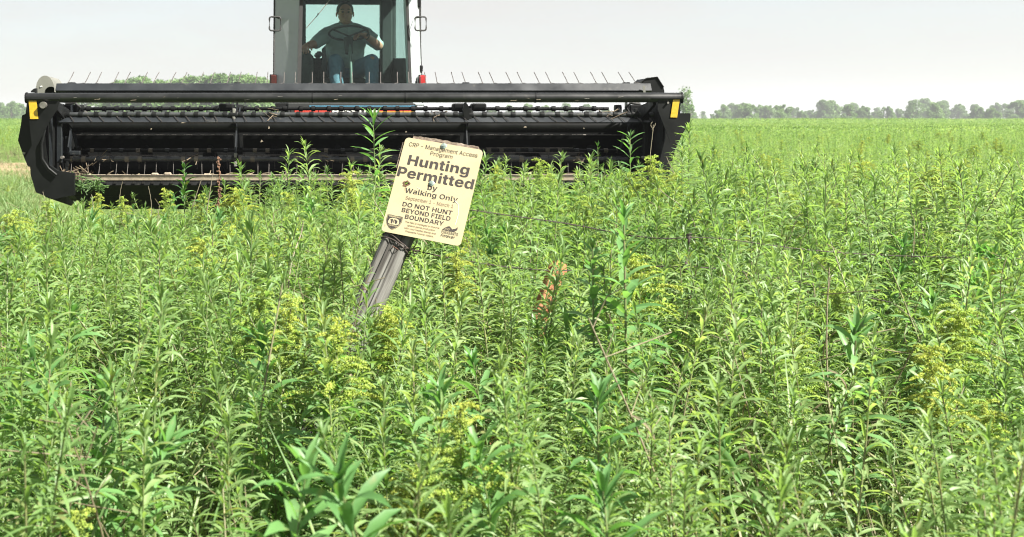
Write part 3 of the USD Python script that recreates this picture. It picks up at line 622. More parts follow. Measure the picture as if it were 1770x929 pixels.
head = [ellm(hd + [0, .012, .03], (.086, .100, .092)), ellm(hd + [0, -.018, -.045], (.070, .070, .068)), ellm(hd + [0, -.05, -.085], (.036, .034, .026)), ellm(hd + [0, -.01, -.035], (.076, .076, .055))]
head += chain([(hd + [0, -.085, .012], .010), (hd + [0, -.108, -.024], .0155)], 14) + [ellm(hd + [s * .013, -.098, -.028], (.010, .012, .009), 14) for s in (-1, 1)]
head += chain([(hd + [-.04, -.082, .026], .0095), (hd + [0, -.092, .022], .008), (hd + [.04, -.082, .026], .0095)], 14)
head += [ellm(hd + [s * .089, .012, -.008], (.010, .020, .032), 18) for s in (-1, 1)]
head += [ellm(hd + [0, -.086, -.058], (.024, .012, .006), 14), ellm(hd + [0, -.083, -.068], (.020, .011, .006), 14)]
bp += head + chain([(hd + [0, .02, -.06], .057), (neck, .062), (chest + [0, 0, .06], .075)])
bp += [manifold3d.Manifold.batch_hull([ellm(chest + [s * .09, 0, .04], (.12, .11, .12)) for s in (-1, 1)] + [ellm(hip + [0, -.03, .12], (.175, .135, .12))])]
for sh, el, wr in ((shR, elR, wrR), (shL, elL, wrL)): bp += chain([(sh, .062), ((sh + el) / 2, .052), (el, .044), (el * .6 + wr * .4, .044), (wr, .029)])
for k_, a_ in ((kR, aR), (kL, aL)): bp += chain([(hip + [np.sign(k_[0] - .05) * .09, -.02, -.02], .09), (k_, .062), (k_ * .6 + a_ * .4 + [0, .02, 0], .055), (a_, .040)])
bp += hand(wrR, (-.15, -.9, -.25), (0, -.25, .95), (-.95, .1, 0), .55)
bp += hand(wrL, (-.62, -.35, .05), (.15, .35, .9), (.45, -.85, .1), .95)
body = smooth_union(bp, .0065, 5)
def cpers(name, mesh, m, parent=None, smooth=True, **k): return part(name, xf(arr(mesh), CM), m, parent or person, smooth, **k)
cpers('body', body, 'skin')
for s in (-1, 1): cpers('eye', ellm(hd + [s * .031, -.079, .008], (.013, .008, .008), 16), 'seat_cloth')
hair = ellm(hd + [0, .020, .034], (.0925, .102, .0965), 40) - manifold3d.Manifold.cube((.3, .2, .4), True).translate((float(hd[0]), float(hd[1] - .158), float(hd[2]))) - manifold3d.Manifold.cube((.3, .3, .2), True).translate((float(hd[0]), float(hd[1]), float(hd[2] - .098)))
cpers('hair', smooth_union([hair], .008, 3), 'hair_grey')
for s in (-1, 1): cpers('eyebrow', tube([hd + [s * .018, -.094, .034], hd + [s * .034, -.090, .038], hd + [s * .050, -.078, .032]], .0048, 6), 'hair_grey')
sp_ = [manifold3d.Manifold.batch_hull([ellm(chest + [s * .095, 0, .035], (.128, .122, .125)) for s in (-1, 1)] + [ellm(hip + [0, -.05, .13], (.195, .160, .11))])]
sp_ += [ellm(hip + [0, -.085, .14], (.185, .155, .13))]
for sh, el in ((shR, elR), (shL, elL)): sp_ += chain([(sh + [0, 0, -.012], .078), (sh * .35 + el * .65, .073), (sh * .12 + el * .88, .067)])
sp_ += chain([(neck + [0, .005, -.03], .077), (chest + [0, 0, .05], .1)])
for sh in (shR, shL): sp_ += chain([(neck + [0, .012, -.035], .070), (sh * .8 + chest * .2 + [0, 0, .02], .074)])
shirt = smooth_union(sp_, .012, 6); vv = np.array(shirt.vertices)
vv += np.array(shirt.vertex_normals) * ((meshkit.fbm(vv * [14, 14, 22], 3, 5) - .5) * .022)[:, None]
cpers('shirt', (vv, shirt.faces), 'shirt_cloth')
cpers('collar', join([tube([neck + [s * .012, -.075, -.045], neck + [s * .055, -.055, -.005], neck + [s * .062, .03, .02]], [.006, .014, .012], 8) for s in (-1, 1)]), 'shirt_cloth')
cpers('placket', tube([neck + [0, -.085, -.05], chest + [0, -.128, .02], hip + [0, -.215, .19]], .007, 6), 'shirt_cloth')
jp = [ellm(hip + [0, -.01, 0], (.19, .16, .10))]
for k_, a_ in ((kR, aR), (kL, aL)):
    h0 = hip + [np.sign(k_[0] - .05) * .09, -.02, -.015]
    jp += chain([(h0, .105), (k_ * .5 + h0 * .5, .09), (k_ + [0, .01, -.005], .076), (k_ * .55 + a_ * .45, .072), (a_, .066), (a_ + [0, 0, -.03], .064)])
jeans = smooth_union(jp, .012, 5); vv = np.array(jeans.vertices)
vv += np.array(jeans.vertex_normals) * ((meshkit.fbm(vv * [16, 16, 12], 3, 9) - .5) * .022)[:, None]
cpers('jeans', (vv, jeans.faces), 'jeans')
for a_ in (aR, aL): cpers('boot', smooth_union([manifold3d.Manifold.batch_hull([ellm(a_ + [0, .02, -.03], (.045, .055, .05)), ellm(a_ + [0, -.15, -.045], (.045, .05, .03)), ellm(a_ + [0, .03, -.05], (.042, .04, .028))])], .02, 3), 'boot')
cpers('watch', tube([tuple(wrL + [.026 + .0, .012 * 0, -.016] + .036 * (math.cos(t) * V3(.25, .55, .8) / 1. + math.sin(t) * V3(.45, -.85, .1))) for t in np.linspace(0, 2 * PI, 17)], .006, 6, False), 'rubber')

# ------------------------------------------------------------------ the leaning post and the hunting sign
DS = 4.2
pb_ = W(450, 943, 3.74); pt_ = W(758, 262, DS + .055)
ax = (pt_ - pb_); PL = np.linalg.norm(ax); ax /= PL
pxv = np.cross(ax, [0, 1, 0]); pxv = -pxv if pxv[0] < 0 else pxv; pxv /= np.linalg.norm(pxv)
pyv = np.cross(ax, pxv)
tw = math.radians(-16); pxv, pyv = pxv * math.cos(tw) + pyv * math.sin(tw), -pxv * math.sin(tw) + pyv * math.cos(tw)
PM = frame(pb_, pxv, pyv, ax)
post = thing('fence_post', 'weathered grey wooden fence post leaning right with long cracks, carrying the cream sign', 'fence post', matrix=PM)
def post_mesh(L, half, seed, nz=110, na=72, cracks=((-1.98, .10), (-1.42, .13), (-1.2, .05), (-.4, .08), (.9, .07), (2.2, .1))):
    a = np.linspace(-PI, PI, na + 1)[:-1]; z = np.linspace(-.35, L, nz); Aa, Z = np.meshgrid(a, z)
    sq = half / np.maximum(np.abs(np.cos(Aa)), np.abs(np.sin(Aa))); r = np.minimum(sq, half * 1.24)
    n1 = meshkit.fbm(np.stack([np.cos(Aa) * 3, np.sin(Aa) * 3, Z * 1.2], -1), 4, seed) - .5
    n2 = meshkit.fbm(np.stack([np.cos(Aa) * 16, np.sin(Aa) * 16, Z * 2.], -1), 3, seed + 3) - .5
    r = r + n1 * .016 + n2 * .011
    for c, dp in cracks:
        wob = c + .09 * (meshkit.fbm(np.stack([Z * 2.2, Z * 0, Z * 0 + c], -1), 3, seed + 8) - .5)
        dd = np.abs((Aa - wob + PI) % (2 * PI) - PI); r = r - half * dp * 3. * np.exp(-(dd / .035) ** 2) * np.clip(.5 + 1.2 * meshkit.noise(np.stack([Z * 1.5, Z * 0 + c, Z * 0], -1), seed), 0, 1)
    top = 1 - .25 * np.clip((Z - L + .02) / .02, 0, 1); r = r * top
    v = np.stack([r * np.cos(Aa), r * np.sin(Aa), Z], -1).reshape(-1, 3)
    i, j = np.meshgrid(np.arange(nz - 1), np.arange(na), indexing='ij'); k = (j + 1) % na
    f = np.stack([i * na + j, i * na + k, (i + 1) * na + k, (i + 1) * na + j], -1).reshape(-1, 4); f = np.vstack([f[:, [0, 1, 2]], f[:, [0, 2, 3]]])
    v = np.vstack([v, [0, 0, L]]); jj = np.arange(na); f = np.vstack([f, np.stack([(nz - 1) * na + jj, (nz - 1) * na + (jj + 1) % na, np.full(na, nz * na)], 1)])
    return v, f
part('timber', post_mesh(PL, .046, 11), 'weathered_wood', post, 50)
for s, z in ((-.02, PL * .60), (.012, PL * .72)): part('staple', tube([(s - .01, -.046, z), (s - .01, -.056, z + .002), (s + .01, -.056, z - .002), (s + .01, -.046, z)], .0018, 5), 'rust', post)

K = FPX / DS
STL = W(701.6, 237.4, DS + .012)
# the sign leans back: its foot and its right edge come towards the lens
from scipy.optimize import brentq
su = W(835.6, 260, STL[1] - .085) - STL
vz = brentq(lambda q: su @ (W(658.4, 399.5, STL[1] - q) - STL), .02, .4)
sv = W(658.4, 399.5, STL[1] - vz) - STL
sw_, sh2 = np.linalg.norm(su), np.linalg.norm(sv); ex, ey = su / sw_, -sv / sh2; ez = np.cross(ex, ey)
SM = frame(STL, ex, ey, ez)                                          # local: x right, y up from the top edge, z out of the face
sign = thing('hunting_sign', 'cream metal notice with black lettering fixed tilted to the leaning post', 'sign', matrix=SM)
def rrect(x0, y0, x1, y1, r): return sbox(x0 + r, y0 + r, x1 - r, y1 - r).buffer(r, 8)
hole = (.158 * sw_, -.480 * sh2)
hp = Polygon([(hole[0] + .0085 * (1 + .3 * math.sin(3 * t + 1) + .2 * math.sin(5 * t)) * math.cos(t), hole[1] + .0075 * (1 + .3 * math.sin(2 * t) + .15 * math.cos(5 * t)) * math.sin(t)) for t in np.linspace(0, 2 * PI, 24)[:-1]])
face = rrect(0, -sh2, sw_, 0, .014).difference(hp)
part('sign_panel', prism(face, 'z', -.0025, 0), 'sign_cream', sign)
part('bullet_hole', join([prism(hp.buffer(.003).difference(hp.buffer(-.0008)), 'z', .0003, .0016), prism(affinity.translate(hp.buffer(-.003), .001, -.001), 'z', -.012, -.0095)]), 'rust', sign, label='rusty bent rim of a bullet hole')
def put(txt, s0, s1, t, cap, wgt, m, name='lettering', skew=0.):
    g = text_shape(txt, wgt); cw_ = cap * sh2
    wid = (s1 - s0) * sw_
    g = affinity.scale(g, wid / g.bounds[2], cw_, origin=(0, 0))
    if skew: g = affinity.skew(g, skew, 0, origin=(0, 0))
    g = affinity.translate(g, s0 * sw_, -t * sh2 - cw_ / 2)
    part(name, prism(g.simplify(.00012), 'z', .0002, .0007), m, sign)
put('CRP - Management Access', .064, .945, .067, .044, 420, 'sign_ink')
put('Program', .36, .645, .124, .042, 420, 'sign_ink')
put('Hunting', .105, .89, .230, .104, 760, 'sign_ink')
put('Permitted', .014, .984, .366, .104, 760, 'sign_ink')
put('by', .435, .555, .474, .056, 650, 'sign_ink')
put('Walking Only', .165, .835, .546, .050, 600, 'sign_ink')
put('September 1 - March 1', .198, .802, .622, .036, 420, 'sign_ink_thin')
put('DO NOT HUNT', .180, .810, .690, .044, 640, 'sign_ink')
put('BEYOND FIELD', .190, .804, .750, .044, 640, 'sign_ink')
put('BOUNDARY', .250, .738, .811, .044, 640, 'sign_ink')
for k, (txt, a, b) in enumerate((('The field is managed to improve', .265, .70), ('upland game production', .305, .655), ('with your habitat stamp and', .275, .675), ('Pheasants Forever dollars.', .30, .655))):
    put(txt, a, b, .862 + .031 * k, .018, 380, 'sign_ink_thin')
# shield badge, lower left
cx_, cy_ = .128 * sw_, -.893 * sh2; hw_, hh_ = .098 * sw_, .074 * sh2
shield = Polygon([(-1, .95), (-.5, 1.0), (0, .93), (.5, 1.0), (1, .95), (1.02, .2), (.8, -.35), (.45, -.75), (0, -1), (-.45, -.75), (-.8, -.35), (-1.02, .2)])
shield = affinity.translate(affinity.scale(shield, hw_, hh_, origin=(0, 0)), cx_, cy_)
bd = part('badge', prism(shield.difference(shield.buffer(-.0012)).union(shield.buffer(-.0028)), 'z', .0002, .0007), 'sign_ink', sign)
def on_badge(nm, g, m='sign_cream'): part(nm, prism(g, 'z', .0008, .0012), m, bd)
inner = affinity.translate(affinity.scale(Polygon([(-.72, .05), (-.6, .45), (-.3, .58), (0, .6), (.3, .58), (.6, .45), (.72, .05), (.66, -.2), (.35, -.3), (-.35, -.3), (-.66, -.2)]), hw_, hh_, origin=(0, 0)), cx_, cy_)
marks = unary_union([affinity.translate(affinity.scale(Point(0, 0).buffer(1), hw_ * a, hh_ * b), cx_ + hw_ * x, cy_ + hh_ * y) for x, y, a, b in ((-.26, .12, .13, .34), (-.02, .2, .06, .3), (.30, .1, .17, .26), (.16, .3, .10, .14), (-.42, .3, .08, .12))])
on_badge('picture', inner.difference(marks))
def fit(txt, x0, x1, y, h, wgt): g = text_shape(txt, wgt); return affinity.translate(affinity.scale(g, (x1 - x0) / g.bounds[2], h, origin=(0, 0)), x0, y)
on_badge('lettering', fit('NEBRASKA', cx_ - hw_ * .72, cx_ + hw_ * .72, cy_ + hh_ * .68, hh_ * .17, 700))
on_badge('lettering', fit('GAME & PARKS', cx_ - hw_ * .62, cx_ + hw_ * .62, cy_ - hh_ * .52, hh_ * .15, 700))
# bird-and-hill emblem, lower right
lx, ly, lw, lh = .735 * sw_, -.955 * sh2, .205 * sw_, .135 * sh2
def LP(pts): return Polygon([(lx + lw * x, ly + lh * y) for x, y in pts])
hill = LP([(0, .62), (.12, .78), (.28, .92), (.38, .97), (.5, .88), (.62, .74), (.72, .66), (.85, .62), (.6, .60), (.3, .60)])
bird = LP([(.52, .70), (.62, .80), (.72, .84), (.80, .88), (.84, .97), (.88, .99), (.92, .95), (.88, .90), (.90, .80), (.84, .72), (.72, .66), (.6, .66), (.42, .62)])
gaps = unary_union([LP([(.1 + .09 * k, .62), (.13 + .09 * k, .64), (.25 + .07 * k, .82), (.22 + .07 * k, .82)]) for k in range(4)])
em = part('emblem', prism(hill.difference(gaps).union(bird).buffer(0), 'z', .0002, .0007), 'sign_ink', sign)
part('lettering', prism(fit('PHEASANTS', lx, lx + lw, ly + lh * .36, lh * .22, 420), 'z', .0003, .0007), 'sign_ink', em)
part('lettering', prism(affinity.skew(fit('Forever', lx + lw * .02, lx + lw * .86, ly + lh * .10, lh * .24, 600), 18, 0), 'z', .0003, .0008), 'sign_ink', em)
for s, t, r in ((.502, .028, .0105), (.470, .432, .0100)):
    bo = part('bolt', tube([(s * sw_, -t * sh2, 0), (s * sw_, -t * sh2, .0025), (s * sw_, -t * sh2, .004)], [r, r, r * .8], 18), 'bolt_zinc', sign, 40)
    part('bolt_head', tube([(s * sw_, -t * sh2, .004), (s * sw_, -t * sh2, .0075)], r * .45, 6), 'bolt_zinc', bo)
for pts_, rr_ in ((((.80, .56), (.86, .60), (.885, .68), (.88, .80)), .0009), (((.30, .50), (.36, .515)), .0007)):
    part('crease', tube([(a * sw_, -b * sh2, .0006) for a, b in pts_], rr_ * .7, 5), 'decal_white', sign)
for a, b, L_ in ((.502, .055, .05), (.470, .458, .035), (.158, .505, .06), (.03, .93, .03)):
    part('rust_run', prism(Polygon([((a - .010) * sw_, -b * sh2), ((a + .010) * sw_, -b * sh2), ((a + .004) * sw_, -(b + L_ * .6) * sh2), (a * sw_, -(b + L_) * sh2), ((a - .005) * sw_, -(b + L_ * .5) * sh2)]), 'z', .0001, .00015), 'rust_stain', sign)
# weathered backing board that shows above and left of the panel
def board(x0, x1, y0, y1, z0, z1, seed):
    nx, ny = 60, 24; X, Y = np.meshgrid(np.linspace(x0, x1, nx), np.linspace(y0, y1, ny))
    e = (meshkit.fbm(np.stack([X * 60, Y * 0, X * 0], -1), 4, seed) - .5) * .007
    Yt = Y + e * (Y > y1 - 1e-9) ; Zf = z1 + (meshkit.fbm(np.stack([X * 14, Y * 130, X * 0], -1), 4, seed) - .5) * .004
    fr = np.stack([X, Yt, Zf], -1).reshape(-1, 3); bk_ = np.stack([X, Yt, Zf * 0 + z0], -1).reshape(-1, 3)
    i, j = np.meshgrid(np.arange(ny - 1), np.arange(nx - 1), indexing='ij'); a = (i * nx + j).ravel(); n = nx * ny
    f = [np.stack([a, a + 1, a + nx + 1, a + nx], 1), np.stack([a + n, a + n + nx, a + n + nx + 1, a + n + 1], 1)]
    edge = np.concatenate([np.arange(nx - 1), np.arange(ny - 1) * nx + nx - 1, (ny - 1) * nx + np.arange(nx - 1, 0, -1), np.arange(ny - 1, 0, -1) * nx]); e2 = np.roll(edge, -1)
    f.append(np.stack([edge, edge + n, e2 + n, e2], 1)); return np.vstack([fr, bk_]), np.vstack(f)
part('backing_board', board(.085 * sw_, .93 * sw_, -.20 * sh2, .036 * sh2, -.026, -.0045, 5), 'board_wood', sign)
part('backing_board', board(-.028 * sw_, .16 * sw_, -.33 * sh2, -.055 * sh2, -.024, -.005, 8), 'board_wood', sign)

# ------------------------------------------------------------------ wires and the broken stake
def spline(pts, n=60):
    from scipy.interpolate import CubicSpline
    p = np.array(pts, float); t = np.r_[0, np.cumsum(np.linalg.norm(np.diff(p, axis=0), axis=1))]; return CubicSpline(t, p)(np.linspace(0, t[-1], n))
def strand(name, pts, label, barbs=True, r=.0013):
    p = spline(pts, 160); n = len(p); L = np.linalg.norm(np.diff(p, axis=0), axis=1).sum()
    w = thing(name, label, 'wire', tuple(p[0]))
    ph = np.linspace(0, L / .03 * 2 * PI, n)
    for s in (0, PI): part('wire_ply', tube(p + np.stack([0 * ph, .0017 * np.cos(ph + s), .0017 * np.sin(ph + s)], 1), r, 5), 'rusty_wire', w, 60)
    if barbs:
        for k in range(int(L / .125)):
            c = p[min(n - 2, int((k + .5) * .125 / L * n))]; a = k * 1.3
            d1, d2 = V3(.3, math.cos(a), math.sin(a)), V3(-.3, math.sin(a), -math.cos(a))
            part('barb', join([tube([c - d * .014, c, c + d * .014], [.0006, .0014, .0006], 4) for d in (d1 / np.linalg.norm(d1), d2 / np.linalg.norm(d2))]), 'rusty_wire', w)
    return w
DW = 4.22
strand('barbed_wire', [W(738, 352, DW), W(826, 365, DW), W(925, 379, DW), W(1010, 392, DW), W(1095, 408, DW), W(1150, 412.5, DW), W(1205, 411, DW + .02), W(1330, 424, DW + .05), W(1500, 440, DW + .1), W(1840, 450, DW + .2)], 'upper rusty barbed wire running right from behind the cream sign')
strand('barbed_wire', [W(712, 432, 4.07), W(742, 439, 4.1), W(806, 451, 4.15), W(960, 468, DW), W(1100, 462, DW), W(1160, 460.5, DW), W(1205, 462, DW), W(1400, 492, DW), W(1840, 520, DW + .2)], 'lower rusty barbed wire running right from the wire tie on the leaning post')
tie = []
def pl(x, y, z): return (PM @ np.array([x, y, z, 1.]))[:3]
zt = brentq(lambda z: HY + (EYE - (pb_ + ax * z)[2]) / (pb_ + ax * z)[1] * FPX - 427, 0, PL); dpo = (pb_ + ax * zt)[1]
for k in range(2):
    tie.append(tube([pl(*(np.array([min(.0525 / max(abs(math.cos(t)), abs(math.sin(t))), .0615) * math.cos(t), min(.0525 / max(abs(math.cos(t)), abs(math.sin(t))), .0615) * math.sin(t), zt + .012 * k - .010 * math.cos(t) + .004 * math.sin(3 * t + k)]))) for t in np.linspace(0, 2 * PI, 80)], .0024, 6))
e0 = W(712, 432, dpo - .05)
tie.append(tube(spline([W(700, 430, dpo - .06), e0, W(722, 434, dpo - .06), W(727, 430, dpo - .05), W(719, 429, dpo - .04), W(714, 436, dpo - .05), W(723, 437, dpo - .06)], 30), .0022, 6))
tie.append(tube(spline([e0, W(718, 424, dpo - .04), W(721, 415, dpo - .01), W(719, 408, dpo + .02)], 20), .0020, 6))
solo('wire_tie', join(tie), 'rusty_wire', 'dark twisted wire tie wrapped round the leaning post below the sign', 'wire tie', smooth=60)
stay = spline([W(1190, 408, DW), W(1191, 417, DW - .02), W(1188, 430, DW), W(1188, 445, DW + .01), W(1185, 458, DW - .01), W(1182, 470, DW)], 40)
sty = thing('wire_stay', 'dark rusted upright wire stay joining two strands at the right edge of the weeds', 'wire stay', tuple(stay[0]))
part('wire_ply', tube(stay, .0045, 6), 'rusty_wire', sty, 60)
for k in (1, 15, 34): part('knot', tube([stay[k] + [.008 * math.cos(t), .008 * math.sin(t), .0018 * t - .01] for t in np.linspace(0, 4 * PI, 30)], .0025, 5), 'rusty_wire', sty)
sb, stp = W(812, 880, 4.10), W(968, 455, 4.40)
a_ = stp - sb; SL = np.linalg.norm(a_); a_ /= SL; x_ = V3(1, .25, 0); x_ -= a_ * (x_ @ a_); x_ /= np.linalg.norm(x_)
stk = thing('broken_stake', 'short broken stake of orange-brown wood leaning among the weeds right of the sign', 'stake', matrix=frame(sb, x_, np.cross(a_, x_), a_))
part('timber', post_mesh(SL, .030, 31, 60, 48, ((-1.5, .1), (-.5, .06), (2., .1))), 'orange_wood', stk, 50)

# ------------------------------------------------------------------ plants: builders
def leaf_strip(p0, az, el, L, wid, droop, fold, seg=4, twist=0.):
    """A lance-shaped leaf from p0, folded along its midrib, arching over."""
    t = np.linspace(0, 1, seg + 1); e = el - droop * t ** 1.2
    dx = np.cos(e) * L / seg; dz = np.sin(e) * L / seg
    R = np.r_[0, np.cumsum((dx[1:] + dx[:-1]) / 2)]; Z = np.r_[0, np.cumsum((dz[1:] + dz[:-1]) / 2)]
    w = wid * np.sin(PI * np.clip(t * .93 + .05, 0, 1)) ** .8; w[-1] = wid * .03
    c, s = math.cos(az), math.sin(az); ct, st_ = math.cos(twist), math.sin(twist)
    mid = np.stack([p0[0] + R * c, p0[1] + R * s, p0[2] + Z], 1)
    sd = np.array([-s * ct, c * ct, st_]); upv = np.stack([-np.sin(e) * c, -np.sin(e) * s, np.cos(e)], 1)
    l = mid + sd * w[:, None] + upv * (w * fold)[:, None]; r = mid - sd * w[:, None] + upv * (w * fold)[:, None]
    v = np.stack([l, mid, r], 1).reshape(-1, 3); i = np.arange(seg)[:, None] * 3
    f = np.concatenate([i + [0, 1, 4], i + [0, 4, 3], i + [1, 2, 5], i + [1, 5, 4]])
    return v, f
def stem_pts(h, lean, az, r, n=9):
    t = np.linspace(0, 1, n); b = lean * h * t ** 1.7
    return np.stack([b * math.cos(az) + .006 * np.sin(t * 7 + r), b * math.sin(az) + .006 * np.cos(t * 6 + r), h * t], 1)
def on_stem(sp, t):
    k = t * (len(sp) - 1); i = min(int(k), len(sp) - 2); return sp[i] + (sp[i + 1] - sp[i]) * (k - i)
def goldenrod(seed, h=1., n=64, L=.095, wid=.0052, bud=0, dense=1., lean=None):
    r = np.random.default_rng(seed); sp = stem_pts(h, r.uniform(0, .09) if lean is None else lean, r.uniform(0, 6.28), seed)
    leaves, az = [], r.uniform(0, 6.28)
    for k in range(n):
        t = .16 + .82 * (k / (n - 1)) ** .85
        az += 2.4 + r.normal(0, .25)
        grow = np.clip((t - .1) / .3, .55, 1) * (1.0 if t < .84 else 1.0 - .45 * ((t - .84) / .16) ** 1.4)
        el = math.radians(r.normal(36, 11) if t < .8 else r.normal(40 + 26 * (t - .8) / .2, 10)); drp = math.radians(r.normal(66, 18))
        if bud and t > .86: grow *= .6
        leaves.append(leaf_strip(on_stem(sp, t), az, el, L * grow * r.uniform(.8, 1.2), wid * grow * r.uniform(.85, 1.15), drp, r.uniform(.15, .6), 4, r.normal(0, .35)))
    if not bud:
        for k in range(9):                        # the tuft of young leaves at the tip
            leaves.append(leaf_strip(sp[-1] - [0, 0, .004 * k], r.uniform(0, 6.28), math.radians(r.uniform(45, 85)), L * r.uniform(.35, .65), wid * .7, math.radians(r.uniform(5, 40)), .5, 3))
    dead = [leaf_strip(on_stem(sp, t), r.uniform(0, 6.28), math.radians(r.normal(-5, 20)), L * r.uniform(.6, 1.), wid * .8, math.radians(r.normal(80, 25)), .9, 4, r.normal(0, .8)) for t in np.linspace(.06, .26, 12)]
    flo = None
    if bud:
        out = []; nb = int(20 * dense)
        for k in range(nb):
            t = .78 + .22 * (k / (nb - 1)); p = on_stem(sp, t); a = k * 2.4 + r.normal(0, .3); Lb = (.045 + .085 * (1 - (t - .78) / .22)) * r.uniform(.7, 1.2) * (1. if bud < 2 else 1.5)
            nf = int(Lb / .0026); e = math.radians(r.uniform(35, 60)); q_ = p.copy()
            for j in range(nf):
                e -= math.radians(r.uniform(62, 95)) / nf; q_ = q_ + np.array([math.cos(e) * math.cos(a), math.cos(e) * math.sin(a), math.sin(e)]) * Lb / nf
                for _ in range(7):
                    o = q_ + r.normal(0, .0045 * (1.25 - j / nf), 3) + [0, 0, .003]; d = r.normal(0, 1, 3); d /= np.linalg.norm(d); u = np.cross(d, [.3, .5, .8]); u /= np.linalg.norm(u); s = r.uniform(.0013, .0026)
                    out.append((np.array([o + d * s * 1.4, o - d * s * .6 + u * s, o - d * s * .6 - u * s, o + np.cross(d, u) * s * 1.2]), np.array([[0, 1, 2], [0, 1, 3], [0, 2, 3], [1, 2, 3]])))
        flo = join(out)
    return tube(sp, np.linspace(.0042, .0016, len(sp)), 5, False), join(leaves), flo, join(dead)
def grass_tuft(seed, n=16, h=.5, wid=.0028, spread=.07, droop=70):
    r = np.random.default_rng(seed)
    return join([leaf_strip(np.array([*(r.normal(0, spread, 2)), 0]), r.uniform(0, 6.28), math.radians(r.uniform(68, 88)), h * r.uniform(.5, 1.15), wid * r.uniform(.7, 1.3), math.radians(abs(r.normal(droop, 30))), .4, 6, r.normal(0, .4)) for _ in range(n)])
def klass(name, parts):
    """An abstract plant that its copies reference; parts: (name, mesh, material)."""
    p = stage.CreateClassPrim('/World/_' + name); stage.OverridePrim
    for n_, m_, mt in parts:
        if m_ is None: continue
        g = usdkit.mesh(stage, '%s/%s' % (p.GetPath(), n_), m_, '/World/Looks/' + mt, True)
        if n_ in ('foliage', 'flower_head', 'blades', 'withered_leaves'): g.GetPrim().SetCustomDataByKey('kind', 'stuff')
    return p.GetPath()
KL = {}
spec = [('green_a', dict(h=1.0, n=104, L=.082)), ('green_b', dict(h=.95, n=80, L=.10, wid=.0066)), ('green_c', dict(h=.85, n=96, L=.074, wid=.0046)), ('green_d', dict(h=1.05, n=78, L=.115, wid=.0076)),
        ('green_e', dict(h=.9, n=110, L=.078, wid=.0045)),
        ('budded_a', dict(h=.95, n=92, L=.08, bud=1)), ('budded_b', dict(h=1.0, n=88, L=.082, bud=1, dense=1.4)), ('yellow_a', dict(h=.95, n=84, L=.08, bud=2, dense=2.0))]
spec += [('green_a2', dict(h=.98, n=84, L=.09, lean=.22)), ('green_b2', dict(h=.9, n=96, L=.086, wid=.0058, lean=.12)), ('green_c2', dict(h=.8, n=70, L=.066, wid=.004, lean=.3)), ('green_d2', dict(h=1.0, n=60, L=.125, wid=.0085, lean=.16)), ('green_e2', dict(h=.92, n=120, L=.07, wid=.0042, lean=.05))]
for i, (nm, kw) in enumerate(spec):
    st_, le_, fl_, de_ = goldenrod(100 + i, **kw)
    KL[nm] = klass('goldenrod_' + nm, [('stem', st_, 'goldenrod_stem'), ('foliage', le_, 'goldenrod_leaf'), ('flower_head', fl_, 'goldenrod_bud'), ('withered_leaves', de_, 'dry_grass')])
HT = {nm: kw['h'] for nm, kw in spec}
for i in range(4): KL['grass_%d' % i] = klass('grass_%d' % i, [('blades', grass_tuft(300 + i, 18, (.42, .55, .65, .36)[i], (.0026, .003, .0034, .0022)[i]), 'grass_blade')])
a_, b_, c_, e_ = goldenrod(140, .85, 50, .13, .0110); KL['coarse_a'] = klass('coarse_a', [('stem', a_, 'goldenrod_stem'), ('foliage', b_, 'sunflower_leaf'), ('withered_leaves', e_, 'dry_grass')]); HT['coarse_a'] = .85
a_, b_, c_, e_ = goldenrod(141, .7, 44, .11, .0095); KL['coarse_b'] = klass('coarse_b', [('stem', a_, 'goldenrod_stem'), ('foliage', b_, 'sunflower_leaf'), ('withered_leaves', e_, 'dry_grass')]); HT['coarse_b'] = .7
def dead_stalk(seed):
    r = np.random.default_rng(seed); sp = stem_pts(.8, r.uniform(.1, .3), r.uniform(0, 6), seed, 10)
    return join([tube(sp, np.linspace(.0034, .0014, 10), 5, False)] + [tube([on_stem(sp, t), on_stem(sp, t) + [r.normal(0, .03), r.normal(0, .03), .05], on_stem(sp, t) + [r.normal(0, .05), r.normal(0, .05), .08]], .0011, 4, False) for t in np.linspace(.5, .98, 9)] + [leaf_strip(on_stem(sp, t), r.uniform(0, 6.28), -.3, .07, .004, 1.2, .9, 4, 1.) for t in np.linspace(.2, .8, 8)])
for i in range(2): KL['stalk_%d' % i] = klass('stalk_%d' % i, [('blades', dead_stalk(360 + i), 'dry_grass')])
for i in range(2): KL['dry_%d' % i] = klass('dry_%d' % i, [('blades', grass_tuft(320 + i, 9, .5, .0018, .09, 55), 'dry_grass')])
KL['low_0'] = klass('low_0', [('blades', grass_tuft(330, 60, .16, .003, .16, 60), 'grass_blade')])
KL['low_1'] = klass('low_1', [('blades', grass_tuft(331, 40, .13, .0025, .18, 60), 'dry_grass')])

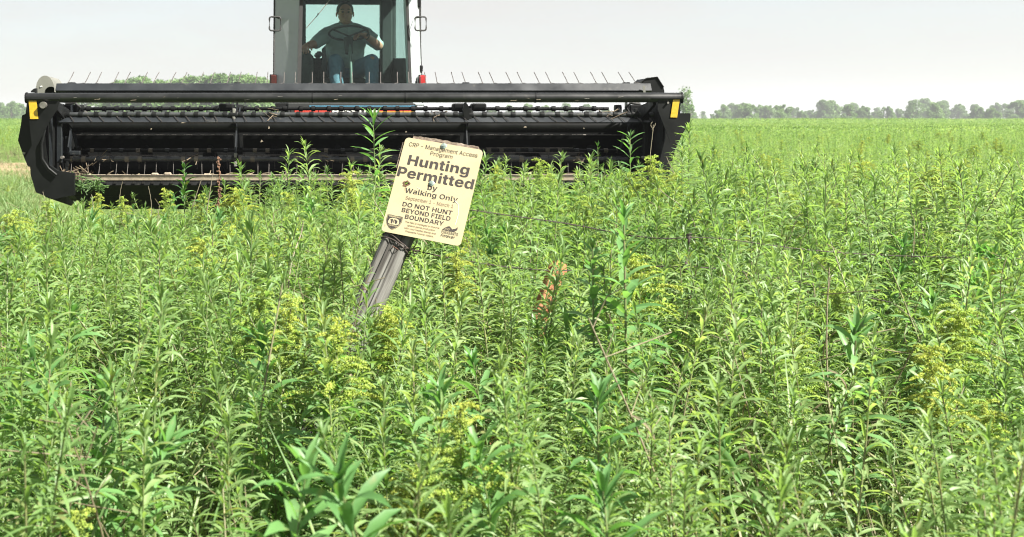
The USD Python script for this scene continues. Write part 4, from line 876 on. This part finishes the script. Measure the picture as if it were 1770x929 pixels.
def place(name, klass_path, p, rot, sc, label, cat, group=None):
    x = UsdGeom.Xform.Define(stage, uniq('/World/' + name)); x.AddTranslateOp().Set(Gf.Vec3d(*map(float, p)))
    x.AddRotateXYZOp().Set(Gf.Vec3f(float(rot[0]), float(rot[1]), float(rot[2]))); x.AddScaleOp().Set(Gf.Vec3f(float(sc), float(sc), float(sc)))
    x.GetPrim().GetReferences().AddInternalReference(klass_path); x.GetPrim().SetInstanceable(True)
    return meta(x.GetPrim(), label, cat, group)
def instancer(name, keys, pos, rot, sc, idx, label, cat):
    pi = UsdGeom.PointInstancer.Define(stage, '/World/' + name); protos = []
    for k in keys:
        o = UsdGeom.Xform.Define(stage, '/World/%s/Prototypes/%s' % (name, k)); o.GetPrim().GetReferences().AddInternalReference(KL[k]); protos.append(o.GetPath())
    pi.CreatePrototypesRel().SetTargets(protos)
    pi.CreatePositionsAttr(Vt.Vec3fArray.FromNumpy(np.asarray(pos, np.float32))); pi.CreateProtoIndicesAttr(Vt.IntArray.FromNumpy(np.asarray(idx, np.int32)))
    pi.CreateScalesAttr(Vt.Vec3fArray.FromNumpy(np.repeat(np.asarray(sc, np.float32)[:, None], 3, 1)))
    qs = []
    for rx, ry, rz in np.radians(np.asarray(rot)) / 2:
        g = Gf.Quatf(math.cos(rz), 0, 0, math.sin(rz)) * Gf.Quatf(math.cos(rx), math.sin(rx), 0, 0) * Gf.Quatf(math.cos(ry), 0, math.sin(ry), 0); qs.append(Gf.Quath(g))
    pi.CreateOrientationsAttr(Vt.QuathArray(qs))
    return meta(pi.GetPrim(), label, cat, None, 'stuff')

# how high the weeds reach across the view (their tops, in picture rows) near the machine
TOPX = [-80, 0, 60, 110, 170, 250, 300, 360, 440, 500, 560, 610, 650, 700, 830, 880, 960, 1040, 1100, 1150, 1180, 1200, 1300, 1450, 1800]
TOPY = [345, 343, 352, 348, 344, 338, 336, 328, 300, 286, 288, 283, 278, 296, 270, 266, 274, 274, 272, 284, 256, 250, 258, 250, 255]
def top_row(px): return np.interp(px, TOPX, TOPY)
r = np.random.default_rng(21)
CLEAR = [(690, 400, 4.25, 98, 34), (655, 440, 4.15, 66, 26), (645, 205, 6.5, 130, 26), (1089, 238, 7.3, 70, 24), (1078, 378, 3.15, 110, 34), (988, 428, 3.2, 70, 34), (318, 293, 6.9, 60, 22), (1033, 255, 7.2, 55, 16), (553, 252, 7., 70, 18), (493, 266, 7., 60, 18), (446, 286, 7.1, 50, 16),
         (356, 424, 4.55, 48, 26), (150, 340, 7.2, 40, 18), (232, 344, 7., 36, 14), (425, 332, 6.8, 34, 22), (30, 372, 5.6, 40, 26), (100, 352, 6.2, 34, 14), (1083, 306, 6.5, 36, 22), (1020, 350, 5.6, 44, 24), (1135, 452, 3.7, 50, 26), (378, 274, 6.2, 70, 8), (350, 340, 7., 26, 20), (292, 330, 7.3, 40, 16),
         (524, 382, 4.75, 60, 8), (514, 400, 4.7, 70, 12), (500, 440, 4.6, 70, 12), (1128, 212, 7.4, 100, 7), (630, 300, 6.2, 40, 14), (928, 280, 6.6, 40, 14), (1186, 408, 4.2, 62, 14), (860, 365, 4.2, 20, 40), (940, 378, 4.2, 16, 40), (958, 450, 4.45, 112, 40)]
cand = []
while len(cand) < 2700:
    d = math.sqrt(r.uniform(1.75 ** 2, 9.05 ** 2)); px = r.uniform(-110, 1880)
    X = xpx(px, d)
    if 4.02 < d < 4.45 and 470 < px < 760 and abs((px - 484) - 0) < 40: continue
    cand.append((d, px))
cand = np.array(cand)
plants = []
for d, px in cand:
    kinds = ['green_a', 'green_b', 'green_c', 'green_d', 'green_e', 'budded_a', 'budded_b', 'yellow_a']
    w = [.23, .16, .235, .095, .225, .03, .02, .005]
    k = kinds[r.choice(8, p=w)]
    if k[0] == 'g' and r.random() < .5: k += '2'
    h = r.normal(.90, .15)
    if d < 3.2: h = min(h, r.normal(.80, .1))
    short = r.random() < (.64 if px < 430 else .42)
    extra = abs(r.normal(4, 22)) if px > 660 else (max(0, (400 if px > 240 else 384) + r.normal(0, 14) - top_row(px)) if short else abs(r.normal(10, 22)))
    lim = EYE - (top_row(px) + extra - HY) / FPX * d           # keeps the machine in view
    h = min(h, lim) if d > 4.6 else min(h, EYE - (max(top_row(px), 340) + 40 + abs(r.normal(0, 40)) - HY) / FPX * d)
    if d > 6. and px < 430 and r.random() < .3: continue                      # thinner where the dark space under the header shows
    for sx, sy, sd, dy, dw in CLEAR:
        if d < sd + .05 and abs(px - sx) < dw: h = min(h, EYE - (sy + dy - HY) / FPX * d)
    if k[0] != 'g': h -= .05
    if 630 < px < 850 and d < DS + .05:                                       # nothing tall before the sign and its post
        lim2 = EYE - ((424 if px > 735 else 522) + r.uniform(2, 40) - HY) / FPX * d; h = min(h, lim2)
    elif 560 < px <= 630 and d < DS: h = min(h, EYE - (500 + r.uniform(0, 30) - HY) / FPX * d)
    elif 925 < px < 990 and d < 4.4: h = min(h, EYE - (500 + r.uniform(0, 30) - HY) / FPX * d)
    elif d < DS: h = min(h, EYE - (400 + r.uniform(0, 60) - HY) / FPX * d)
    if px < 60 and d > 6: h = min(h, r.uniform(.35, .6))
    if 830 < px < 1090 and d < 4.5: k = 'green_e'
    if h < .28: continue
    plants.append((d, px, k, h, xpx(px, d), EYE))
# the largest in the photograph stand as single plants, the rest as one stand
def seen(p): d, px, k, h, *_ = p; return 0 < px < 1200 and HY + (EYE - h) / d * FPX < 505
order = sorted(range(len(plants)), key=lambda i: (not seen(plants[i]), plants[i][0]))
solo_set = set(order[:290])
GREEN = {nm: 'gby'.index(nm[0]) for nm, _ in spec}
WORD = ('green goldenrod', 'yellow-green budding goldenrod', 'bright yellow goldenrod')
ZONE = [(0, 110, 'at the left edge of the picture'), (110, 240, 'below the left skid of the header'), (240, 345, 'below the drooping dark weed'), (345, 440, 'around the yellow goldenrod head'), (440, 540, 'around the pale curved dead stem'),
        (540, 630, 'left of the leaning post'), (630, 735, 'around the leaning post'), (735, 850, 'below the right half of the sign'), (850, 935, 'left of the orange stake'), (935, 1040, 'around the orange stake'), (1040, 1130, 'around the dark stemmed weed'), (1130, 1201, 'around the upright wire')]
def depth_word(d): return 'in the nearest rows ' if d < 3.9 else 'level with the fence ' if d < 4.9 else 'between fence and header '
st_pos, st_rot, st_sc, st_idx = [], [], [], []
keys = [nm for nm, _ in spec] + ['coarse_a', 'coarse_b']
for i, (d, px, k, h, X, _) in enumerate(plants):
    tl = 9 if r.random() < .85 else 17; tl = 4 if d < 4.5 and (590 < px < 870 or 830 < px < 1090) else tl; rot = (r.normal(0, tl), r.normal(0, tl), r.uniform(0, 360)); sc = h / HT[k]
    if i in solo_set:
        z = next((t for a, b, t in ZONE if a <= px < b), ZONE[-1][2])
        size = 'tall ' if h > 1.0 else 'low ' if h < .76 else ''; look = 'broader-leaved ' if k[6:7] in 'bd' and k[0] == 'g' else ''
        lab = size + look + WORD[GREEN[k]] + ' ' + depth_word(d) + z
        place('goldenrod', KL[k], (X, d, 0), rot, sc, lab, 'goldenrod', lab)
    else:
        if k[0] == 'g' and r.random() < .09: k = 'coarse_a' if r.random() < .55 else 'coarse_b'; sc = min(h, .85) / HT[k]
        st_pos.append((X, d, 0)); st_rot.append(rot); st_sc.append(sc); st_idx.append(keys.index(k))
# the field beyond and beside the machine
def scatter(n, d0, d1, pa, pb, rr):
    d = np.sqrt(rr.uniform(d0 ** 2, d1 ** 2, n)); return d, rr.uniform(pa, pb, n)
for n, d0, d1, pa, pb, ha, hb in ((900, 9.05, 16, 1200, 1900, .6, .95), (160, 9.6, 13, 250, 1200, .2, .33), (2300, 16, 42, 1190, 1900, .6, .9), (500, 36, 60, -60, 60, .55, .9), (900, 20, 45, 60, 1190, .5, .8), (160, 11, 24, -100, 30, .2, .4)):
    dd, pp = scatter(n, d0, d1, pa, pb, r)
    for d, px in zip(dd, pp):
        X = xpx(px, d)
        if d < 15 and abs(X - CX) < 1.6: continue
        k = keys[r.choice(8, p=[.22, .17, .23, .1, .22, .03, .02, .01])]
        st_pos.append((X, d, 0)); st_rot.append((r.normal(0, 5), r.normal(0, 5), r.uniform(0, 360))); st_sc.append(r.uniform(ha, hb) / HT[k] * (1 if d < 20 else 1.1)); st_idx.append(keys.index(k))
# far off each copy is a broad clump
KL['clump'] = klass('clump', [('foliage', join([xf(goldenrod(500 + k, .85, 34, .13, .014)[1], frame((*rng.normal(0, .5, 2), 0), (math.cos(k), math.sin(k), 0), (-math.sin(k), math.cos(k), 0), (0, 0, 1))) for k in range(9)]), 'goldenrod_leaf')])
keys.append('clump')
for n, d0, d1, pa, pb in ((1500, 42, 95, 1180, 1850), (1300, 95, 260, 1150, 1850), (300, 55, 260, -60, 80), (900, 45, 250, 80, 1150)):
    dd, pp = scatter(n, d0, d1, pa, pb, r)
    for d, px in zip(dd, pp):
        st_pos.append((xpx(px, d), d, 0)); st_rot.append((0, 0, r.uniform(0, 360))); st_sc.append(r.uniform(.8, 1.2) * (1 if d < 95 else 1.3)); st_idx.append(keys.index('clump'))
instancer('goldenrod_stand', keys, st_pos, st_rot, st_sc, st_idx, 'dense stand of goldenrod filling the field around and beyond the machine', 'goldenrod')
# grass between the stems
gp, gr_, gs, gi = [], [], [], []
gk = ['grass_0', 'grass_1', 'grass_2', 'grass_3', 'dry_0', 'dry_1', 'low_0', 'low_1', 'stalk_0', 'stalk_1']
dd, pp = scatter(2100, 1.7, 9.2, -120, 1890, r)
for d, px in zip(dd, pp):
    hmax = EYE - (max(top_row(px) + 45, 402 if 240 < px < 640 else 0) - HY) / FPX * d
    if 905 < px < 1005 and d < 4.5: continue
    if 900 < px < 1010 and d < 4.5: hmax = min(hmax, EYE - (512 - HY) / FPX * d)
    if 560 < px < 850 and d < DS: hmax = min(hmax, EYE - (515 - HY) / FPX * d)
    s = min(r.uniform(.8, 1.35), hmax / .62)
    if s < .25: continue
    gp.append((xpx(px, d), d, 0)); gr_.append((0, 0, r.uniform(0, 360))); gs.append(s); gi.append(r.choice(6, p=[.22, .22, .16, .2, .12, .08]))
dd, pp = scatter(130, 1.9, 8.5, -100, 1880, r)
for d, px in zip(dd, pp):
    s = min(r.uniform(.8, 1.2), (EYE - (max(top_row(px), 430 if d < 4.5 else 0) + 15 - HY) / FPX * d) / .85)
    if 620 < px < 1020 and d < DS + .3: continue
    gp.append((xpx(px, d), d, 0)); gr_.append((0, 0, r.uniform(0, 360))); gs.append(s); gi.append(8 + int(r.integers(2)))
for n, d0, d1, pa, pb, mix in ((1100, 9, 24, -110, 60, (6, 7, 0, 3)), (160, 22, 36, -80, 60, (7, 7, 7, 6)), (700, 9, 22, 1190, 1890, (0, 1, 2, 4)), (300, 9, 16, 60, 1190, (0, 3, 6))):
    dd, pp = scatter(n, d0, d1, pa, pb, r)
    for d, px in zip(dd, pp): gp.append((xpx(px, d), d, 0)); gr_.append((0, 0, r.uniform(0, 360))); gs.append(r.uniform(.7, 1.3)); gi.append(mix[r.integers(len(mix))])
instancer('tall_grass', gk, gp, gr_, gs, gi, 'green and straw-coloured grass growing between the goldenrod stems', 'grass')

# ------------------------------------------------------------------ plants one can single out
def big_plant(name, label, px, pytop, d, hbot, n, L, wid, m, seed, el=38, droop=60, top_el=65, pitch=2.4, lean=.02, tmin=.25, cat='wild plant', pybase=None, pxbase=None, smallest=.45, rstem=.006):
    r = np.random.default_rng(seed); top = W(px, pytop, d); base = np.array([xpx(px if pxbase is None else pxbase, d), d, 0.])
    t = thing(name, label, cat, tuple(base)); nn = 12; tt = np.linspace(0, 1, nn)
    sp = base + (top - base) * tt[:, None]; sp[:, 0] += (base[0] - top[0]) * .0 + .012 * np.sin(tt * 3.1) * lean * 20
    part('stem', tube(sp, np.linspace(rstem, rstem * .4, nn), 7), 'goldenrod_stem', t, True); az = r.uniform(0, 6.28)
    for k in range(n):
        u = tmin + (1 - tmin) * (k / (n - 1)) ** .9; az += pitch + r.normal(0, .2)
        g = 1. if u < .75 else 1 - (1 - smallest) * ((u - .75) / .25) ** 1.1
        e = el + (top_el - el) * max(0, (u - .7) / .3); 
        part('leaf', leaf_strip(on_stem(sp, u), az, math.radians(r.normal(e, 8)), L * g * r.uniform(.8, 1.15), wid * g * r.uniform(.85, 1.15), math.radians(r.normal(droop, 14)) * (1 if u < .8 else .7), r.uniform(.15, .45), 7, r.normal(0, .25)), m, t, True)
    for k in range(5):
        part('leaf', leaf_strip(sp[-1], r.uniform(0, 6.28), math.radians(r.uniform(55, 85)), L * r.uniform(.3, .5), wid * .45, math.radians(20), .5, 5), m, t, True)
    return t
big_plant('wild_sunflower', 'tallest leafy weed, its tip reaching the bright lettering below the cab', 645, 207, 6.5, 0, 36, .175, .0125, 'sunflower_leaf', 41, el=14, droop=40, top_el=44, tmin=.52, pxbase=655, smallest=.7)
big_plant('wild_sunflower', 'tall coarse weed with long leaves rising before the right end of the header', 1089, 238, 7.3, 0, 36, .15, .0112, 'sunflower_leaf', 42, el=12, droop=46, top_el=48, tmin=.5, smallest=.65)
big_plant('wild_sunflower', 'dark stemmed broad-leaved weed, closest at the lower right beside the upright wire', 1078, 378, 3.15, 0, 58, .13, .0140, 'sunflower_leaf', 43, el=22, droop=38, top_el=52, tmin=.42, pxbase=1082, pitch=1.62)
big_plant('wild_sunflower', 'broad-leaved weed just right of the broken orange stake', 1024, 430, 3.2, 0, 44, .095, .0150, 'sunflower_leaf', 44, el=22, droop=40, top_el=50, tmin=.45, pxbase=1024, pitch=1.62)
big_plant('milkweed', 'dark green weed with drooping glossy leaves before the cutterbar at the left', 318, 293, 6.9, 0, 22, .125, .0145, 'broad_leaf', 45, el=25, droop=85, top_el=60, tmin=.80, pitch=2.4)
big_plant('wild_sunflower', 'slender dark weed with pointed tip left of the tall coarse one at right', 1033, 255, 7.2, 0, 24, .095, .0095, 'broad_leaf', 46, el=36, droop=60, top_el=70, tmin=.5)
tall = [(553, 252, 7.0, 'green_b', 'goldenrod with a pointed tip, second tallest left of the sign'), (493, 266, 7.0, 'green_d', 'goldenrod with spreading top leaves before the lower reel bars, left of the pointed one'),
        (446, 286, 7.1, 'green_b', 'goldenrod with a flat whorled top over the tan cutterbar strip'), (842, 276, 6.6, 'green_d', 'goldenrod whose tip stands just right of the sign\'s upper corner'),
        (888, 288, 6.8, 'green_b', 'goldenrod with starry tip, second to the right of the sign'), (928, 280, 6.6, 'budded_a', 'yellowish goldenrod before the pale chaff right of the sign'),
        (980, 262 + 10, 7.1, 'green_b', 'goldenrod left of the slender dark weed at the right of the header'), (1012, 283, 7.0, 'green_a', 'goldenrod in the gap left of the slender dark weed'),
        (600, 288, 6.8, 'green_d', 'goldenrod close left of the tallest leafy weed'), (680, 262, 6.9, 'green_b', 'goldenrod half hidden behind the left edge of the sign'), (640, 260, 7.1, 'green_d', 'dense goldenrod behind the tallest leafy weed'),
        (1188, 222, 7.5, 'green_d', 'tall goldenrod beside the outer divider at the right end of the header'), (1178, 250, 6.4, 'green_a', 'pale goldenrod leaning before the right end of the header'),
        (356, 424, 4.55, 'yellow_a', 'brightest yellow goldenrod head low in the left foreground'), (152, 340, 7.2, 'budded_b', 'yellow-topped goldenrod before the left skid of the header'), (168, 362, 6.6, 'budded_a', 'small yellow-budded goldenrod below the left skid'),
        (232, 344, 7.0, 'budded_b', 'arching yellow-tipped goldenrod under the left cutterbar'), (208, 360, 7.0, 'green_e', 'narrow goldenrod spire under the left cutterbar'),
        (292, 330, 7.3, 'budded_a', 'yellow-budded goldenrod beside the drooping dark weed'), (350, 340, 7.0, 'budded_b', 'goldenrod with long arching yellow sprays below the reel'), (425, 332, 6.8, 'yellow_a', 'broad yellow-green goldenrod plume before the cutterbar'),
        (30, 372, 5.6, 'yellow_a', 'yellow goldenrod head at the left edge of the picture'), (45, 392, 5.2, 'budded_b', 'lower yellow goldenrod at the left edge of the picture'), (100, 352, 6.2, 'budded_b', 'yellow-green goldenrod left of the skid\'s foot'),
        (1083, 306, 6.5, 'yellow_a', 'yellow goldenrod plume under the tall coarse weed at right'), (1020, 350, 5.6, 'yellow_a', 'round yellow goldenrod head in the middle of the right weeds'), (1135, 452, 3.7, 'yellow_a', 'fern-like yellow goldenrod beside the upright wire at lower right'),
        (630, 300, 6.2, 'budded_b', 'yellow goldenrod spray at the foot of the tallest leafy weed'), (535, 335, 6.2, 'budded_a', 'budding goldenrod below the pointed goldenrod')]
for px, py, d, k, lab in tall:
    h = EYE - (py - HY) / FPX * d
    place('goldenrod', KL[k], (xpx(px, d), d, 0), (r.normal(0, 2.), r.normal(0, 2.), r.uniform(0, 360)), h / HT[k], lab, 'goldenrod')
def stalk(name, label, pts, rad, m, cat, extra=None):
    p = spline(pts, 30); t = thing(name, label, cat, tuple(p[-1])); part('stem', tube(p, np.linspace(rad * .6, rad, 30), 6), m, t, True)
    if extra: extra(t, p)
def seeds(t, p):
    rr = np.random.default_rng(5)
    part('seed_head', join([arr(ellm(p[int(k)] + rr.normal(0, .006, 3), (.0042, .0042, .006), 8)) for k in np.linspace(0, 20, 70)]), 'dock_seed', t, True, kind='stuff')
stalk('dock_stalk', 'rust-brown dry dock stalk with seeds standing before the reel', [W(378, 274, 6.2), W(379, 300, 6.2), W(378, 340, 6.2), W(381, 420, 6.2)], .0035, 'dock_seed', 'dry stalk', seeds)
stalk('dry_stalk', 'thin dry brown stalk beside the dock stalk', [W(368, 300, 6.2), W(364, 325, 6.2), W(357, 370, 6.2)], .0028, 'dry_stem', 'dry stalk')
stalk('dry_stalk', 'slanting dry stalk left of the dock stalk', [W(349, 308, 6.3), W(340, 335, 6.3), W(327, 375, 6.3)], .0026, 'dry_stem', 'dry stalk')
stalk('dead_stem', 'pale curved dead stem in the foreground left of the leaning post', [W(524, 382, 4.7), W(521, 402, 4.7), W(511, 430, 4.65), W(502, 465, 4.6), W(498, 510, 4.55), W(500, 640, 4.5)], .0042, 'dry_stem', 'dead stem')
def fork(t, p):
    part('twig', tube(spline([W(1127, 224, 7.4), W(1131, 219, 7.4), W(1133, 213, 7.4)], 8), .0022, 5), 'dry_stem', t); part('twig', tube(spline([W(1128, 222, 7.4), W(1125, 215, 7.4), W(1128, 211, 7.4)], 8), .0022, 5), 'dry_stem', t)
stalk('dry_stalk', 'forked pale dry stalk before the right gusset of the header', [W(1129, 216, 7.4), W(1127, 240, 7.4), W(1124, 270, 7.4), W(1126, 305, 7.4), W(1128, 380, 7.4)], .0034, 'dry_stem', 'dry stalk', fork)
stalk('dry_stalk', 'bare slanting dry stalk at the foot of the right outer divider', [W(1152, 271, 7.0), W(1160, 290, 7.0), W(1174, 318, 7.0), W(1190, 380, 7.)], .0032, 'dry_stem', 'dry stalk')
stalk('dry_stalk', 'dry stalk leaning across the right weeds above the wire', [W(1138, 326, 5.6), W(1155, 340, 5.6), W(1172, 352, 5.6), W(1200, 420, 5.6)], .0026, 'dry_stem', 'dry stalk')
for px, py, dx, lab in ((74, 332, 4, 'curled dry grass head at the skid of the left divider'), (158, 336, 3, 'thin reddish dry stalk before the left skid sheet'), (212, 314, -4, 'tall thin dry stalk before the left cutterbar'), (133, 348, 3, 'short dry stalk beside the yellow-topped goldenrod'), (256, 322, 4, 'thin pale dry stalk under the cutterbar near the drooping dark weed')):
    stalk('dry_stalk', lab, [W(px, py, 7.1), W(px + dx, py + 18, 7.1), W(px + dx * 1.5, py + 60, 7.1), W(px + dx, py + 110, 7.1)], .0024, 'dry_stem', 'dry stalk')

# ------------------------------------------------------------------ trees on the skyline
def tree_meshes(seed, h, wcrown, nl=1700, leaf=.20, base=.25):
    r = np.random.default_rng(seed); lobes = []
    for _ in range(24):
        z = r.uniform(base, .95); rad = wcrown * .5 * math.sin(PI * min(1, (z - base) / (1 - base) * .8 + .2)) ** .7
        a = r.uniform(0, 6.28); q_ = rad * r.uniform(.2, .85); lobes.append((np.array([q_ * math.cos(a), q_ * math.sin(a), z * h]), r.uniform(.07, .22) * h * (1.15 - .4 * z)))
    tr_ = [tube([(0, 0, -.1), (.02 * h * r.normal(), .02 * h * r.normal(), h * .3), (0, 0, h * .62)], [.024 * h, .017 * h, .007 * h], 7)]
    for c, _ in lobes: tr_.append(tube([(0, 0, h * r.uniform(.2, .45)), c * [.5, .5, .85], c], [.008 * h, .005 * h, .002 * h], 5))
    V, F = [], []
    for k in range(nl):
        c, rad = lobes[r.integers(len(lobes))]; d = r.normal(0, 1, 3); d /= np.linalg.norm(d); o = c + d * rad * r.uniform(.45, 1.08) ** .6
        n_ = r.normal(0, 1, 3) + d * .6 + [0, 0, .5]; n_ /= np.linalg.norm(n_); u = np.cross(n_, r.normal(0, 1, 3)); u /= np.linalg.norm(u); w_ = np.cross(n_, u); s = leaf * r.uniform(.6, 1.3)
        b = len(V); V += [o + u * s, o + w_ * s * .45 + n_ * s * .12, o - u * s, o - w_ * s * .45 + n_ * s * .12]; F += [(b, b + 1, b + 2), (b, b + 2, b + 3)]
    return join(tr_), (np.array(V), np.array(F))
TK = []
for i, (h, wc, nl, lf, bs) in enumerate(((8., 8.5, 4200, .34, .04), (9., 7.2, 4200, .34, .08), (7., 9.5, 4200, .36, .02), (6.4, 3.6, 1100, .22, .34))):
    a, b = tree_meshes(700 + i, h, wc, nl, lf, bs); TK.append((klass('tree_%d' % i, [('trunk', a, 'bark'), ('crown', b, 'far_leaf')]), h))
def put_tree(px, pytop, d, k, lab, grp=None, name='tree'):
    h = EYE - (pytop - HY) / FPX * d; place(name, TK[k][0], (xpx(px, d), d, 0), (0, 0, r.uniform(0, 360)), h / TK[k][1], lab, 'tree', grp)
for i, (px, py) in enumerate(((6, 182), (20, 177), (33, 180), (46, 185), (-12, 183), (62, 186), (12, 186), (28, 184), (-2, 179), (40, 186))): put_tree(px, py, 430 + 12 * i, i % 3, 'hazy bluish tree in the far clump at the left edge', 'far trees at the left edge')
for i, (px, py) in enumerate(((205, 144), (222, 139), (241, 136), (262, 139), (283, 143), (213, 143), (232, 138), (252, 138), (272, 142), (293, 146))): put_tree(px, py, 270 + 9 * (i % 3), i % 3, 'rounded tree in the low left group showing over the reel', 'left group of trees over the reel')
for i, (px, py) in enumerate(((302, 143), (318, 138), (336, 135), (354, 136), (372, 132), (392, 134), (408, 131), (428, 134), (447, 136), (466, 138), (486, 142), (310, 141), (327, 138), (345, 137), (363, 135), (382, 134), (400, 134), (418, 133), (438, 136), (457, 138))): put_tree(px, py, 262 + 8 * (i % 4), (i * 2) % 3, 'green tree in the longer group between the reel and the cab', 'longer group of trees beside the cab')
for i, (px, py) in enumerate(((90, 172), (120, 170), (150, 168), (180, 166), (520, 165), (560, 170), (600, 172), (640, 172), (680, 175))): put_tree(px, py, 330 + 6 * (i % 3), i % 3, 'tree glimpsed through the gap under the front tube', 'trees glimpsed under the front tube at left')
for i, (px, py) in enumerate(((850, 186), (880, 183), (912, 181), (945, 180), (980, 180), (1012, 182), (1045, 185))): put_tree(px, py, 390 + 8 * (i % 3), i % 3, 'low tree glimpsed through the gap under the right half of the front tube', 'trees glimpsed under the front tube at right')
put_tree(1187, 153, 190, 3, 'small lone tree with an airy crown beyond the right end of the header')
for i in range(60):
    px = 1206 + i * 9.9 + r.uniform(-12, 12); py = 184 + 6 * math.sin(i * .4 + 1) + r.choice([-7, -3, 0, 3, 6])
    put_tree(px, py, 400 + r.uniform(-60, 120), r.integers(3), 'distant tree in the uneven row along the horizon at right', 'distant trees along the right horizon')

# ------------------------------------------------------------------ summer haze
mat('haze_air', {'v': ('principled_volume', {'color': (.93, .96, 1.), 'density': .00045, 'anisotropy': .3})}, [], surface=None, volume='v.volume')
solo('haze', bevel_box(-1210, 1210, -210, 1410, -1, 19, .5), 'haze_air', 'thin pale summer haze over the whole field', 'haze', kind='stuff')
